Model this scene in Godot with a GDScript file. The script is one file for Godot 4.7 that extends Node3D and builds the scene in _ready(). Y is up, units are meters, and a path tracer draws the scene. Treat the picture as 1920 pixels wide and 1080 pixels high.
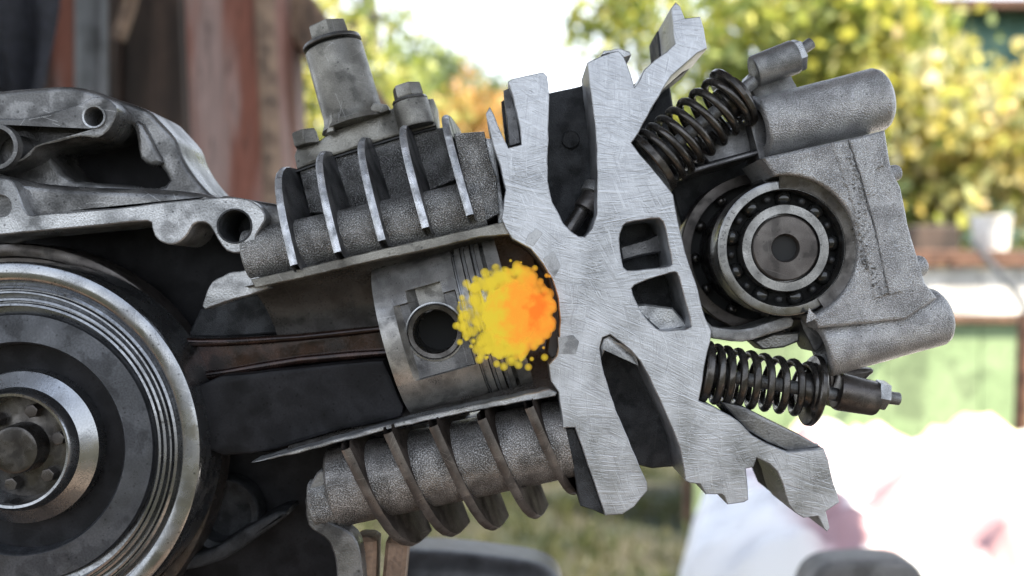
extends Node3D
# A sawn-open scooter engine on a bench under a porch roof, garden behind. Units: metres.
# Outlines are given in picture units U on the cut plane z = 0 and turned into metres by P().

const U := 0.00016848
const D := 0.28
const EYE := 1.0
var M := {}
var rng := RandomNumberGenerator.new()
var base_at := Vector3.ZERO
var used := {}

# ---------------------------------------------------------------- placing
func P(px: float, py: float, z := 0.0) -> Vector3:
	var k := U * (D - z * 0.001) / D
	return Vector3((px - 960.0) * k, EYE - (py - 540.0) * k, z * 0.001)

func pl(a: Array) -> PackedVector2Array:
	var o := PackedVector2Array()
	for i in range(0, a.size(), 2):
		o.append(Vector2(a[i], a[i + 1]))
	return o

func rough(a: PackedVector2Array, step: float, amp: float, sd := 1) -> PackedVector2Array:
	var r := RandomNumberGenerator.new()
	r.seed = sd
	var o := PackedVector2Array()
	for i in a.size():
		var p := a[i]
		var q := a[(i + 1) % a.size()]
		var n: int = maxi(1, int(p.distance_to(q) / step))
		var nn := (q - p).normalized().orthogonal()
		for k in n:
			var t := float(k) / n
			o.append(p.lerp(q, t) + nn * r.randf_range(-amp, amp) * (1.0 if k > 0 else 0.4))
	return o

func curve(a: PackedVector2Array, n := 4) -> PackedVector2Array:
	var o := PackedVector2Array()
	var c := a.size()
	for i in c:
		for k in n:
			o.append(a[i].cubic_interpolate(a[(i + 1) % c], a[(i + c - 1) % c], a[(i + 2) % c], float(k) / n))
	return o

func disc(x: float, y: float, r: float, n := 28, a0 := 0.0, a1 := TAU) -> PackedVector2Array:
	var o := PackedVector2Array()
	var full := is_equal_approx(a1 - a0, TAU)
	for i in (n if full else n + 1):
		var t := a0 + (a1 - a0) * i / n
		o.append(Vector2(x + cos(t) * r, y + sin(t) * r))
	return o

# ---------------------------------------------------------------- shapes: triangle soups, counter-clockwise seen from outside
func area(a: PackedVector2Array) -> float:
	var s := 0.0
	for i in a.size():
		s += a[i].cross(a[(i + 1) % a.size()])
	return s * 0.5

func ears(p: PackedVector2Array) -> PackedInt32Array:
	var out := PackedInt32Array()
	var idx := PackedInt32Array(range(p.size()))
	var guard := 0
	var i := 0
	while idx.size() > 3 and guard < idx.size() + 2:
		var n := idx.size()
		var ia := idx[(i + n - 1) % n]
		var ib := idx[i % n]
		var ic := idx[(i + 1) % n]
		var a := p[ia]
		var b := p[ib]
		var c := p[ic]
		var ok := (b - a).cross(c - b) > 1e-14
		if ok:
			var lo := a.min(b).min(c)
			var hi := a.max(b).max(c)
			for j in idx:
				var v := p[j]
				if v.x < lo.x or v.y < lo.y or v.x > hi.x or v.y > hi.y or v == a or v == b or v == c:
					continue
				if (b - a).cross(v - a) >= 0 and (c - b).cross(v - b) >= 0 and (a - c).cross(v - c) >= 0:
					ok = false
					break
		if ok:
			out.append_array([ia, ib, ic])
			idx.remove_at(i % n)
			guard = 0
			i = (i + 5) % idx.size()
		else:
			i = (i + 1) % n
			guard += 1
	if idx.size() == 3:
		out.append_array(idx)
	return out

func inset(a: PackedVector2Array, d: float) -> PackedVector2Array:
	var o := PackedVector2Array()
	var c := a.size()
	for i in c:
		var e1 := (a[i] - a[(i + c - 1) % c]).normalized()
		var e2 := (a[(i + 1) % c] - a[i]).normalized()
		var n1 := Vector2(-e1.y, e1.x)
		var n2 := Vector2(-e2.y, e2.x)
		var m := (n1 + n2) / maxf(0.35, 1.0 + n1.dot(n2))
		o.append(a[i] + m * d)
	return o

func keyhole(outer: PackedVector2Array, hole: PackedVector2Array, others: Array) -> PackedVector2Array:
	var best := 1e9
	var bi := 0
	var bj := 0
	for i in outer.size():
		for j in hole.size():
			var d := outer[i].distance_squared_to(hole[j])
			if d < best:
				var bad := false
				for h in [outer, hole] + others:
					for k in h.size():
						var s0: Vector2 = h[k]
						var s1: Vector2 = h[(k + 1) % h.size()]
						if s0 == outer[i] or s1 == outer[i] or s0 == hole[j] or s1 == hole[j]:
							continue
						if Geometry2D.segment_intersects_segment(outer[i], hole[j], s0, s1) != null:
							bad = true
							break
					if bad:
						break
				if not bad:
					best = d
					bi = i
					bj = j
	var o := PackedVector2Array()
	o.append_array(outer.slice(0, bi + 1))
	for k in hole.size() + 1:
		o.append(hole[(bj + k) % hole.size()])
	o.append_array(outer.slice(bi))
	return o

# slab of outline pts from depth zf (front) to zb (mm), front edge rounded by bev mm; sd = side shapes in px
func slab(pts: PackedVector2Array, zf: float, zb: float, bev := 0.3, n := 1, holes := [], z_at := NAN) -> PackedVector3Array:
	var zp := zf if is_nan(z_at) else z_at
	var T := PackedVector3Array()
	var loops := []
	for h in [pts] + holes:
		var L := PackedVector2Array()
		for p in h:
			var v := P(p.x, p.y, zp)
			L.append(Vector2(v.x, v.y))
		if (area(L) > 0) != loops.is_empty():
			L.reverse()
		loops.append(L)
	var b := bev * 0.001
	var f := zf * 0.001
	var tops := []
	for L in loops:
		var levels := []
		for k in n + 1:
			var a := PI / 2 * k / n
			levels.append([inset(L, b * (1.0 - sin(a))) if b > 0 else L, f - b * (1.0 - cos(a))])
		levels.append([L, zb * 0.001])
		tops.append(levels[0][0])
		for k in levels.size() - 1:
			var A: PackedVector2Array = levels[k][0]
			var B: PackedVector2Array = levels[k + 1][0]
			var za: float = levels[k][1]
			var zb2: float = levels[k + 1][1]
			if za == zb2:
				continue
			var c := A.size()
			for i in c:
				var j := (i + 1) % c
				var a0 := Vector3(A[i].x, A[i].y, za)
				var a1 := Vector3(A[j].x, A[j].y, za)
				var b0 := Vector3(B[i].x, B[i].y, zb2)
				var b1 := Vector3(B[j].x, B[j].y, zb2)
				T.append_array([b0, b1, a1, b0, a1, a0])
	for back in [false, true]:
		var O: PackedVector2Array = loops[0] if back else tops[0]
		for h in range(1, loops.size()):
			var rest := []
			for g in range(h + 1, loops.size()):
				rest.append(loops[g] if back else tops[g])
			O = keyhole(O, loops[h] if back else tops[h], rest)
		var ix := ears(O)
		var z := zb * 0.001 if back else f
		for t in range(0, ix.size(), 3):
			var va := Vector3(O[ix[t]].x, O[ix[t]].y, z)
			var vb := Vector3(O[ix[t + 1]].x, O[ix[t + 1]].y, z)
			var vc := Vector3(O[ix[t + 2]].x, O[ix[t + 2]].y, z)
			if back:
				T.append_array([va, vc, vb])
			else:
				T.append_array([va, vb, vc])
	return T

func frame(dir: Vector3) -> Basis:
	var z := dir.normalized()
	var x := (Vector3.UP if absf(z.y) < 0.9 else Vector3.RIGHT).cross(z).normalized()
	return Basis(x, z.cross(x), z)

# prof: [[r, h], ...] metres, from low h to high h on the outside
func lathe(at: Vector3, dir: Vector3, prof: Array, seg := 32, phase := 0.0, a1 := TAU, bs = null) -> PackedVector3Array:
	var T := PackedVector3Array()
	var B: Basis = bs if bs != null else frame(dir)
	for i in prof.size() - 1:
		var r0: float = prof[i][0]
		var h0: float = prof[i][1]
		var r1: float = prof[i + 1][0]
		var h1: float = prof[i + 1][1]
		for k in seg:
			var t0 := phase + a1 * k / seg
			var t1 := phase + a1 * (k + 1) / seg
			var d0 := B.x * cos(t0) + B.y * sin(t0)
			var d1 := B.x * cos(t1) + B.y * sin(t1)
			var a := at + d0 * r0 + B.z * h0
			var b := at + d1 * r0 + B.z * h0
			var c := at + d1 * r1 + B.z * h1
			var d := at + d0 * r1 + B.z * h1
			if r0 > 1e-7:
				T.append_array([a, b, c])
			if r1 > 1e-7:
				T.append_array([a, c, d])
	return T

func rod(a: Vector3, b: Vector3, r0: float, r1: float, bev := 0.0003, seg := 24, phase := 0.0) -> PackedVector3Array:
	var l := a.distance_to(b)
	return lathe(a, b - a, [[0.0, 0.0], [r0 - bev, 0.0], [r0 - bev * 0.3, bev * 0.3], [r0, bev], [r1, l - bev], [r1 - bev * 0.3, l - bev * 0.3], [r1 - bev, l], [0.0, l]], seg, phase)

func ball(c: Vector3, r: float, seg := 14, rings := 8) -> PackedVector3Array:
	var pr := []
	for i in rings + 1:
		var t := PI * i / rings
		pr.append([sin(t) * r, -cos(t) * r])
	return lathe(c, Vector3.UP, pr, seg)

func tube(path: PackedVector3Array, r, sides := 10) -> PackedVector3Array:
	var T := PackedVector3Array()
	var n := path.size()
	var B := frame(path[1] - path[0])
	var x := B.x
	var rings := []
	for i in n:
		var t := (path[mini(i + 1, n - 1)] - path[maxi(i - 1, 0)]).normalized()
		x = (x - t * x.dot(t)).normalized()
		var y := t.cross(x)
		var rr: float = r if r is float else r[i]
		var ring := PackedVector3Array()
		for k in sides:
			var a := TAU * k / sides
			ring.append(path[i] + (x * cos(a) + y * sin(a)) * rr)
		rings.append(ring)
	for i in n - 1:
		for k in sides:
			var j := (k + 1) % sides
			T.append_array([rings[i][k], rings[i][j], rings[i + 1][j], rings[i][k], rings[i + 1][j], rings[i + 1][k]])
	for k in sides:
		var j := (k + 1) % sides
		T.append_array([path[0], rings[0][j], rings[0][k], path[n - 1], rings[n - 1][k], rings[n - 1][j]])
	return T

func box(c: Vector3, s: Vector3, bev := 0.004, bs := Basis()) -> PackedVector3Array:
	# chamfered box
	var T := PackedVector3Array()
	var h := s * 0.5
	var e := minf(bev, minf(h.x, minf(h.y, h.z)) * 0.9)
	var prof := [[0.0, -h.y], [1.0, -h.y], [2.0, -h.y + e], [2.0, h.y - e], [1.0, h.y], [0.0, h.y]]
	var ringf := func(q: Array) -> PackedVector3Array:
		var hx: float = h.x if q[0] > 1.5 else (h.x - e if q[0] > 0.5 else 0.0)
		var hz: float = h.z if q[0] > 1.5 else (h.z - e if q[0] > 0.5 else 0.0)
		var k := e if q[0] > 0.5 else 0.0
		var y: float = q[1]
		var o := PackedVector3Array()
		for v in [[hx, -hz + k], [hx, hz - k], [hx - k, hz], [-hx + k, hz], [-hx, hz - k], [-hx, -hz + k], [-hx + k, -hz], [hx - k, -hz]]:
			o.append(c + bs * Vector3(v[0], y, v[1]))
		return o
	for i in prof.size() - 1:
		var A: PackedVector3Array = ringf.call(prof[i])
		var B: PackedVector3Array = ringf.call(prof[i + 1])
		for k in 8:
			var j := (k + 1) % 8
			T.append_array([A[k], B[j], A[j], A[k], B[k], B[j]])
	return T

func grid(nu: int, nv: int, f: Callable) -> PackedVector3Array:
	var T := PackedVector3Array()
	var pts := []
	for i in nu + 1:
		var row := PackedVector3Array()
		for j in nv + 1:
			row.append(f.call(float(i) / nu, float(j) / nv))
		pts.append(row)
	for i in nu:
		for j in nv:
			T.append_array([pts[i][j], pts[i + 1][j], pts[i + 1][j + 1], pts[i][j], pts[i + 1][j + 1], pts[i][j + 1]])
	return T

# ---------------------------------------------------------------- meshes and nodes
func mesh_of(parts: Array, crease := 38.0, tint = null) -> ArrayMesh:
	var m := ArrayMesh.new()
	for part in parts:
		var T: PackedVector3Array = part[0]
		if T.is_empty():
			continue
		var fn := PackedVector3Array()
		var near := {}
		for t in T.size() / 3:
			var a := T[t * 3]
			fn.append((T[t * 3 + 1] - a).cross(T[t * 3 + 2] - a))
			for k in 3:
				var key := Vector3i((T[t * 3 + k] * 400000.0).round())
				if near.has(key):
					near[key].append(t)
				else:
					near[key] = PackedInt32Array([t])
		var un := PackedVector3Array()
		for v in fn:
			un.append(v / maxf(v.length(), 1e-18))
		var cs := cos(deg_to_rad(crease))
		var V := PackedVector3Array()
		var N := PackedVector3Array()
		var C := PackedColorArray()
		for t in fn.size():
			if fn[t].length_squared() < 1e-22:
				continue
			for k in [0, 2, 1]:
				var v := T[t * 3 + k]
				var s := Vector3.ZERO
				for g in near[Vector3i((v * 400000.0).round())]:
					if un[g].dot(un[t]) > cs:
						s += fn[g]
				V.append(v)
				N.append(s.normalized() if s.length_squared() > 0 else un[t])
				if tint != null:
					C.append(tint.call(v))
		var arr := []
		arr.resize(Mesh.ARRAY_MAX)
		arr[Mesh.ARRAY_VERTEX] = V
		arr[Mesh.ARRAY_NORMAL] = N
		if tint != null:
			arr[Mesh.ARRAY_COLOR] = C
		if part.size() > 2:
			var uv := PackedVector2Array()
			for v in V:
				uv.append(Vector2(v.x, -v.y))
			arr[Mesh.ARRAY_TEX_UV] = uv
		m.add_surface_from_arrays(Mesh.PRIMITIVE_TRIANGLES, arr)
		m.surface_set_material(m.get_surface_count() - 1, part[1])
	return m

func numbered(s: String) -> String:
	var n: int = used.get(s, 0)
	used[s] = n + 1
	return s if n == 0 else "%s_%03d" % [s, n]

func node(called: String, mesh: Mesh, parent: Node3D = null, label := "") -> MeshInstance3D:
	var o := MeshInstance3D.new()
	o.name = called
	o.mesh = mesh
	if parent:
		if parent.get_parent() == self:
			o.position = -parent.position
		if label:
			o.set_meta("label", label)
		var k := 0
		while parent.has_node(NodePath(o.name)):
			k += 1
			o.name = "%s_%03d" % [called, k]
		parent.add_child(o, true)
	else:
		o.name = numbered(called)
		add_child(o, true)
	return o

func obj(called: String, T: PackedVector3Array, m: Material, parent: Node3D = null, label := "", crease := 38.0) -> MeshInstance3D:
	return node(called, mesh_of([[T, m]], crease), parent, label)

func thing(called: String, label: String, category: String, at := Vector3.ZERO, group := "") -> Node3D:
	var o := Node3D.new()
	o.name = numbered(called)
	o.position = at
	add_child(o, true)
	return tag(o, label, category, group)

func tag(o: Node3D, label: String, category: String, group := "", kind := "") -> Node3D:
	if label:
		o.set_meta("label", label)
	if category:
		o.set_meta("category", category)
	if group:
		o.set_meta("group", group)
	if kind:
		o.set_meta("kind", kind)
	return o

# ---------------------------------------------------------------- materials
func lin(r: float, g: float, b: float, a := 1.0) -> Color:
	var c := Color(r, g, b).linear_to_srgb()
	c.a = a
	return c

func noise_image(sd: int, freq: float, size := 512, kind := FastNoiseLite.TYPE_SIMPLEX_SMOOTH, oct := 3) -> Image:
	var n := FastNoiseLite.new()
	n.seed = sd
	n.noise_type = kind
	n.frequency = freq
	n.fractal_octaves = oct
	var im := n.get_seamless_image(size, size)
	im.convert(Image.FORMAT_L8)
	return im

func tri(m: StandardMaterial3D, mm: float) -> StandardMaterial3D:
	m.uv1_triplanar = true
	m.uv1_scale = Vector3.ONE * (1000.0 / mm)
	m.uv1_triplanar_sharpness = 4.0
	return m

# metal or stone with speckle and stains: lo/hi/spec are linear colours
func cast(lo: Color, hi: Color, spec: Color, speckle: float, mm: float, bump: float, met: float, ro: float, sd: int, grain := 0.06, rspan := 0.2) -> StandardMaterial3D:
	var fine := noise_image(sd, grain * 2.6, 512, FastNoiseLite.TYPE_SIMPLEX, 4)
	var big := noise_image(sd + 7, 0.007, 512, FastNoiseLite.TYPE_SIMPLEX_SMOOTH, 5)
	var fb := fine.get_data()
	var bb := big.get_data()
	var r := RandomNumberGenerator.new()
	r.seed = sd
	var stain := 0.12 if speckle > 0.5 or met > 0.75 else 0.38
	# wear: pits, nicks and light scratches
	var wear := PackedFloat32Array()
	wear.resize(512 * 512)
	for k in 150:
		var x := r.randi() % 512
		var y := r.randi() % 512
		var q := r.randi_range(1, 3)
		for dy in range(-q, q + 1):
			for dx in range(-q, q + 1):
				if dx * dx + dy * dy <= q * q:
					wear[((y + dy + 512) % 512) * 512 + (x + dx + 512) % 512] = -0.55
	for k in 70:
		var x := r.randf() * 512
		var y := r.randf() * 512
		var a := r.randf() * TAU
		var v := 0.5 if r.randf() < 0.6 else -0.4
		for t in r.randi_range(15, 110):
			x += cos(a)
			y += sin(a)
			wear[(int(y + 1024) % 512) * 512 + int(x + 1024) % 512] = v
	var cb := PackedByteArray()
	cb.resize(512 * 512 * 3)
	var rb := PackedByteArray()
	rb.resize(512 * 512)
	for i in 512 * 512:
		var f := fb[i] / 255.0
		var b := bb[i] / 255.0
		var b2 := bb[(i + 131 * 512 + 219) % 262144] / 255.0
		var c := lo.lerp(hi, smoothstep(0.25, 0.75, b))
		c *= 0.88 + 0.12 * r.randf() + (f - 0.5) * (0.25 + 0.9 * speckle)
		c = c.lerp(spec, smoothstep(0.52, 0.72, f) * maxf(0.0, speckle - 0.3) * (0.4 + 0.6 * smoothstep(0.3, 0.65, b2)))
		c *= 1.0 - stain * smoothstep(0.56, 0.74, b2)
		if wear[i] > 0:
			c = c.lerp(spec, wear[i])
		elif wear[i] < 0:
			c *= 1.0 + wear[i]
		c = c.linear_to_srgb()
		cb[i * 3] = int(clampf(c.r, 0, 1) * 255)
		cb[i * 3 + 1] = int(clampf(c.g, 0, 1) * 255)
		cb[i * 3 + 2] = int(clampf(c.b, 0, 1) * 255)
		rb[i] = int(clampf(ro + (0.5 - f) * rspan + (b2 - 0.5) * rspan * 2.0, 0.05, 1) * 255)
	var m := StandardMaterial3D.new()
	m.albedo_texture = ImageTexture.create_from_image(Image.create_from_data(512, 512, false, Image.FORMAT_RGB8, cb))
	m.roughness = ro
	if met > 0.15:
		m.roughness_texture = ImageTexture.create_from_image(Image.create_from_data(512, 512, false, Image.FORMAT_L8, rb))
		m.roughness_texture_channel = BaseMaterial3D.TEXTURE_CHANNEL_RED
		m.roughness = 1.0
	m.metallic = met
	if bump > 0.03:
		m.heightmap_enabled = true
		m.heightmap_texture = ImageTexture.create_from_image(fine)
		m.heightmap_scale = bump * 0.1
	return tri(m, mm)

# sawn aluminium: thousands of strokes whose direction wanders over the face
func sawn() -> StandardMaterial3D:
	var S := 1024
	var h := PackedFloat32Array()
	h.resize(S * S)
	h.fill(0.5)
	var n := FastNoiseLite.new()
	n.seed = 5
	n.noise_type = FastNoiseLite.TYPE_CELLULAR
	n.cellular_return_type = FastNoiseLite.RETURN_CELL_VALUE
	n.domain_warp_enabled = true
	n.domain_warp_amplitude = 40.0
	n.frequency = 0.0036
	var r := RandomNumberGenerator.new()
	r.seed = 77
	for k in 22180:
		var x := r.randf() * S
		var y := r.randf() * S
		var cell := n.get_noise_2d(x, y)
		var a := cell * 0.7 + (0.2 if fposmod(cell * 37.0, 1.0) < 0.7 else 1.5) + r.randfn(0, 0.05)
		if r.randf() < 0.02:
			a = r.randf() * PI
		var l := int(r.randf_range(20, 130))
		var v := r.randf_range(-0.22, 0.24) * (1.9 if r.randf() < 0.05 else 1.0)
		var w := 1 if r.randf() < 0.5 else (2 if r.randf() < 0.75 else 4)
		var dx := cos(a)
		var dy := sin(a)
		var bend := r.randf_range(-0.0015, 0.0015)
		if k > 22000:
			l = int(r.randf_range(30, 160))
			w = r.randi_range(4, 9)
			v = r.randf_range(-0.2, 0.22)
		for i in l:
			var q := dx
			dx -= dy * bend
			dy += q * bend
			x += dx
			y += dy
			var f := v * minf(1.0, minf(i, l - i) / 10.0)
			for o in w:
				var at := (int(y - dx * o + 4 * S) % S) * S + (int(x + dy * o + 4 * S) % S)
				h[at] = clampf(lerpf(h[at], 0.5 + f, 0.7), 0, 1)
	var big := noise_image(9, 0.006, 1024, FastNoiseLite.TYPE_SIMPLEX_SMOOTH, 4).get_data()
	var cells := PackedByteArray()
	cells.resize(S * S)
	for y in S:
		for x in S:
			cells[y * S + x] = int(clampf(n.get_noise_2d(x, y) * 0.5 + 0.5, 0, 1) * 255)
	var hb := PackedByteArray()
	hb.resize(S * S)
	var cb := PackedByteArray()
	cb.resize(S * S * 3)
	var rb := PackedByteArray()
	rb.resize(S * S)
	for i in S * S:
		var v := h[i]
		var b := big[i] / 255.0
		hb[i] = int(v * 255)
		var c := lin(1, 1, 1)
		var g := 0.345 + (v - 0.5) * 0.33 + (b - 0.5) * 0.22 + (cells[i] / 255.0 - 0.5) * 0.14  # the cell term puts facet shading into the albedo
		c = Color(g * 0.965, g * 0.99, g * 1.045).linear_to_srgb()
		cb[i * 3] = int(clampf(c.r, 0, 1) * 255)
		cb[i * 3 + 1] = int(clampf(c.g, 0, 1) * 255)
		cb[i * 3 + 2] = int(clampf(c.b, 0, 1) * 255)
		rb[i] = int(clampf(0.40 + (b - 0.5) * 0.3 - (v - 0.5) * 0.25 + (cells[i] / 255.0 - 0.5) * 0.14, 0, 1) * 255)
	var m := StandardMaterial3D.new()
	m.albedo_texture = ImageTexture.create_from_image(Image.create_from_data(S, S, false, Image.FORMAT_RGB8, cb))
	m.roughness_texture = ImageTexture.create_from_image(Image.create_from_data(S, S, false, Image.FORMAT_L8, rb))
	m.roughness_texture_channel = BaseMaterial3D.TEXTURE_CHANNEL_RED
	m.roughness = 1.0
	m.metallic = 0.7
	m.heightmap_enabled = true
	m.heightmap_texture = ImageTexture.create_from_image(Image.create_from_data(S, S, false, Image.FORMAT_L8, hb))
	m.heightmap_scale = 0.018
	return tri(m, 95.0)

func plain(c: Color, met: float, ro: float) -> StandardMaterial3D:
	var m := StandardMaterial3D.new()
	m.albedo_color = c
	m.metallic = met
	m.roughness = ro
	return m

func leaf_material() -> StandardMaterial3D:
	var m := StandardMaterial3D.new()
	m.vertex_color_use_as_albedo = true
	m.roughness = 0.55
	m.backlight_enabled = true
	m.backlight = Color(0.95, 0.95, 0.7)
	m.cull_mode = BaseMaterial3D.CULL_DISABLED
	return m

func materials() -> void:
	M.sawn = sawn()
	M.cast_light = cast(Color(0.23, 0.23, 0.235), Color(0.35, 0.35, 0.355), Color(0.68, 0.68, 0.7), 0.55, 42, 0.38, 0.6, 0.42, 11, 0.05)
	M.cast_grey = cast(Color(0.11, 0.107, 0.103), Color(0.25, 0.247, 0.242), Color(0.72, 0.72, 0.73), 0.75, 40, 0.55, 0.5, 0.44, 21, 0.045)
	M.cast_low = cast(Color(0.065, 0.06, 0.056), Color(0.16, 0.15, 0.143), Color(0.66, 0.66, 0.66), 0.6, 46, 0.25, 0.5, 0.4, 25, 0.05)
	M.cast_brown = cast(Color(0.095, 0.09, 0.08), Color(0.19, 0.183, 0.165), Color(0.34, 0.34, 0.34), 0.2, 60, 0.06, 0.5, 0.42, 31, 0.06)
	M.case_grey = cast(Color(0.065, 0.064, 0.064), Color(0.175, 0.173, 0.173), Color(0.42, 0.42, 0.42), 0.15, 70, 0.06, 0.6, 0.36, 41, 0.05)
	M.gasket = cast(Color(0.18, 0.184, 0.19), Color(0.36, 0.365, 0.375), Color(0.66, 0.67, 0.69), 0.2, 60, 0.06, 0.65, 0.4, 51, 0.05)
	M.dark = cast(Color(0.007, 0.007, 0.008), Color(0.014, 0.014, 0.016), Color(0.02, 0.02, 0.02), 0.25, 60, 0.02, 0.1, 0.55, 61, 0.04)  # near-black casting; the shade of cavities is put into its colour
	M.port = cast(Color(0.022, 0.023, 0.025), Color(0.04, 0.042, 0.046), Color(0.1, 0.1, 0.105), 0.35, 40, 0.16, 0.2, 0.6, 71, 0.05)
	M.fin = cast(Color(0.06, 0.06, 0.065), Color(0.13, 0.13, 0.135), Color(0.3, 0.3, 0.31), 0.15, 50, 0.06, 0.5, 0.42, 81, 0.05)
	M.edge = cast(Color(0.30, 0.31, 0.33), Color(0.55, 0.56, 0.59), Color(0.8, 0.81, 0.84), 0.4, 30, 0.12, 0.65, 0.36, 91, 0.05)
	M.piston = cast(Color(0.14, 0.135, 0.13), Color(0.27, 0.262, 0.25), Color(0.5, 0.5, 0.5), 0.2, 44, 0.03, 0.55, 0.38, 101, 0.05)
	M.liner = cast(Color(0.085, 0.078, 0.072), Color(0.15, 0.142, 0.135), Color(0.22, 0.22, 0.22), 0.15, 60, 0.0, 0.6, 0.34, 111, 0.03)
	M.steel = cast(Color(0.2, 0.2, 0.2), Color(0.31, 0.31, 0.31), Color(0.42, 0.42, 0.42), 0.3, 40, 0.015, 0.8, 0.34, 121, 0.05)
	M.bearing = cast(Color(0.14, 0.138, 0.135), Color(0.19, 0.188, 0.185), Color(0.32, 0.32, 0.32), 0.1, 40, 0.0, 0.9, 0.28, 121, 0.05)
	M.web = cast(Color(0.05, 0.053, 0.06), Color(0.07, 0.074, 0.084), Color(0.09, 0.09, 0.1), 0.2, 60, 0.01, 0.6, 0.45, 131, 0.04)
	M.flywheel = cast(Color(0.17, 0.175, 0.185), Color(0.22, 0.226, 0.238), Color(0.36, 0.36, 0.37), 0.1, 70, 0.0, 0.9, 0.27, 131, 0.03)
	M.rim_steel = cast(Color(0.21, 0.215, 0.225), Color(0.27, 0.276, 0.286), Color(0.42, 0.42, 0.43), 0.1, 50, 0.0, 0.95, 0.25, 135, 0.05)
	M.fin_brown = cast(Color(0.022, 0.018, 0.016), Color(0.05, 0.042, 0.038), Color(0.16, 0.14, 0.13), 0.15, 50, 0.06, 0.16, 0.7, 138, 0.05)
	M.rim_brown = cast(Color(0.05, 0.043, 0.04), Color(0.11, 0.098, 0.09), Color(0.3, 0.28, 0.27), 0.2, 50, 0.0, 0.3, 0.42, 139, 0.05)
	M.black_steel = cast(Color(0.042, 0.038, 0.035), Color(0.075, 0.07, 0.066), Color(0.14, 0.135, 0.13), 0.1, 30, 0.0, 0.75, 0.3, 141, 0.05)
	M.rocker = cast(Color(0.1, 0.1, 0.1), Color(0.2, 0.2, 0.2), Color(0.4, 0.4, 0.4), 0.6, 30, 0.12, 0.5, 0.42, 151, 0.06)
	M.oil = cast(Color(0.014, 0.008, 0.007), Color(0.035, 0.018, 0.014), Color(0.09, 0.06, 0.05), 0.1, 50, 0.0, 0.5, 0.2, 161, 0.03)
	M.shaft = cast(Color(0.055, 0.048, 0.045), Color(0.085, 0.077, 0.072), Color(0.16, 0.15, 0.14), 0.15, 40, 0.0, 0.65, 0.38, 171, 0.05)
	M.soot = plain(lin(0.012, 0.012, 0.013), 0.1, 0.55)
	M.void = plain(lin(0.006, 0.006, 0.006), 0.0, 0.8)  # near-black, stands in for the shade inside holes and races
	M.engrave = plain(lin(0.04, 0.04, 0.04), 0.3, 0.6)
	M.wood_red = cast(Color(0.18, 0.062, 0.04), Color(0.27, 0.19, 0.175), Color(0.34, 0.26, 0.24), 0.2, 400, 0.6, 0.0, 0.75, 181, 0.02)
	M.wood_red.uv1_scale = Vector3(4.5, 0.7, 4.5)
	M.wood_dark = cast(Color(0.025, 0.016, 0.012), Color(0.07, 0.045, 0.035), Color(0.1, 0.07, 0.05), 0.3, 400, 0.6, 0.0, 0.75, 191, 0.02)
	M.wood_dark.uv1_scale = Vector3(5, 0.8, 5)
	M.wood_brown = cast(Color(0.12, 0.075, 0.05), Color(0.24, 0.16, 0.11), Color(0.3, 0.22, 0.15), 0.3, 120, 0.15, 0.0, 0.6, 201, 0.03)
	M.rust = cast(Color(0.07, 0.03, 0.018), Color(0.16, 0.08, 0.05), Color(0.2, 0.1, 0.06), 0.3, 200, 0.3, 0.1, 0.7, 211, 0.04)
	M.pipe = cast(Color(0.05, 0.054, 0.058), Color(0.085, 0.09, 0.098), Color(0.13, 0.13, 0.13), 0.1, 200, 0.0, 0.1, 0.5, 221, 0.04)
	M.grey_block = cast(Color(0.14, 0.135, 0.135), Color(0.19, 0.185, 0.185), Color(0.2, 0.2, 0.2), 0.1, 200, 0.0, 0.0, 0.6, 222, 0.04)
	M.navy = cast(Color(0.008, 0.009, 0.014), Color(0.016, 0.018, 0.027), Color(0.02, 0.02, 0.03), 0.2, 40, 0.2, 0.0, 0.9, 231, 0.12)
	M.white_board = cast(Color(0.62, 0.6, 0.57), Color(0.78, 0.77, 0.75), Color(0.8, 0.8, 0.78), 0.2, 900, 0.0, 0.0, 0.6, 241, 0.03)
	M.green_board = cast(Color(0.19, 0.27, 0.14), Color(0.23, 0.31, 0.17), Color(0.25, 0.32, 0.18), 0.1, 1500, 0.0, 0.0, 0.6, 251, 0.02)
	M.teal_wall = cast(Color(0.05, 0.12, 0.09), Color(0.1, 0.19, 0.145), Color(0.12, 0.2, 0.16), 0.2, 1500, 0.0, 0.0, 0.7, 261, 0.02)
	M.soil = cast(Color(0.02, 0.026, 0.011), Color(0.055, 0.05, 0.03), Color(0.08, 0.07, 0.045), 0.4, 1600, 0.0, 0.0, 0.95, 271, 0.03)
	M.bark = cast(Color(0.06, 0.055, 0.05), Color(0.15, 0.14, 0.13), Color(0.2, 0.2, 0.19), 0.4, 300, 1.5, 0.0, 0.9, 281, 0.06)
	M.plastic = cast(Color(0.03, 0.031, 0.035), Color(0.06, 0.062, 0.068), Color(0.09, 0.09, 0.1), 0.4, 80, 0.03, 0.0, 0.42, 291, 0.08)
	M.seat = cast(Color(0.27, 0.275, 0.285), Color(0.31, 0.315, 0.325), Color(0.38, 0.38, 0.39), 0.1, 40, 0.0, 0.75, 0.4, 301, 0.05)
	M.fin_brown.metallic_specular = 0.12
	M.fin_brown.metallic = 0.0
	M.dark.metallic_specular = 0.25
	M.port.metallic_specular = 0.35
	M.leaf = leaf_material()
	M.ball = plain(lin(0.012, 0.012, 0.012), 0.1, 0.12)

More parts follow.
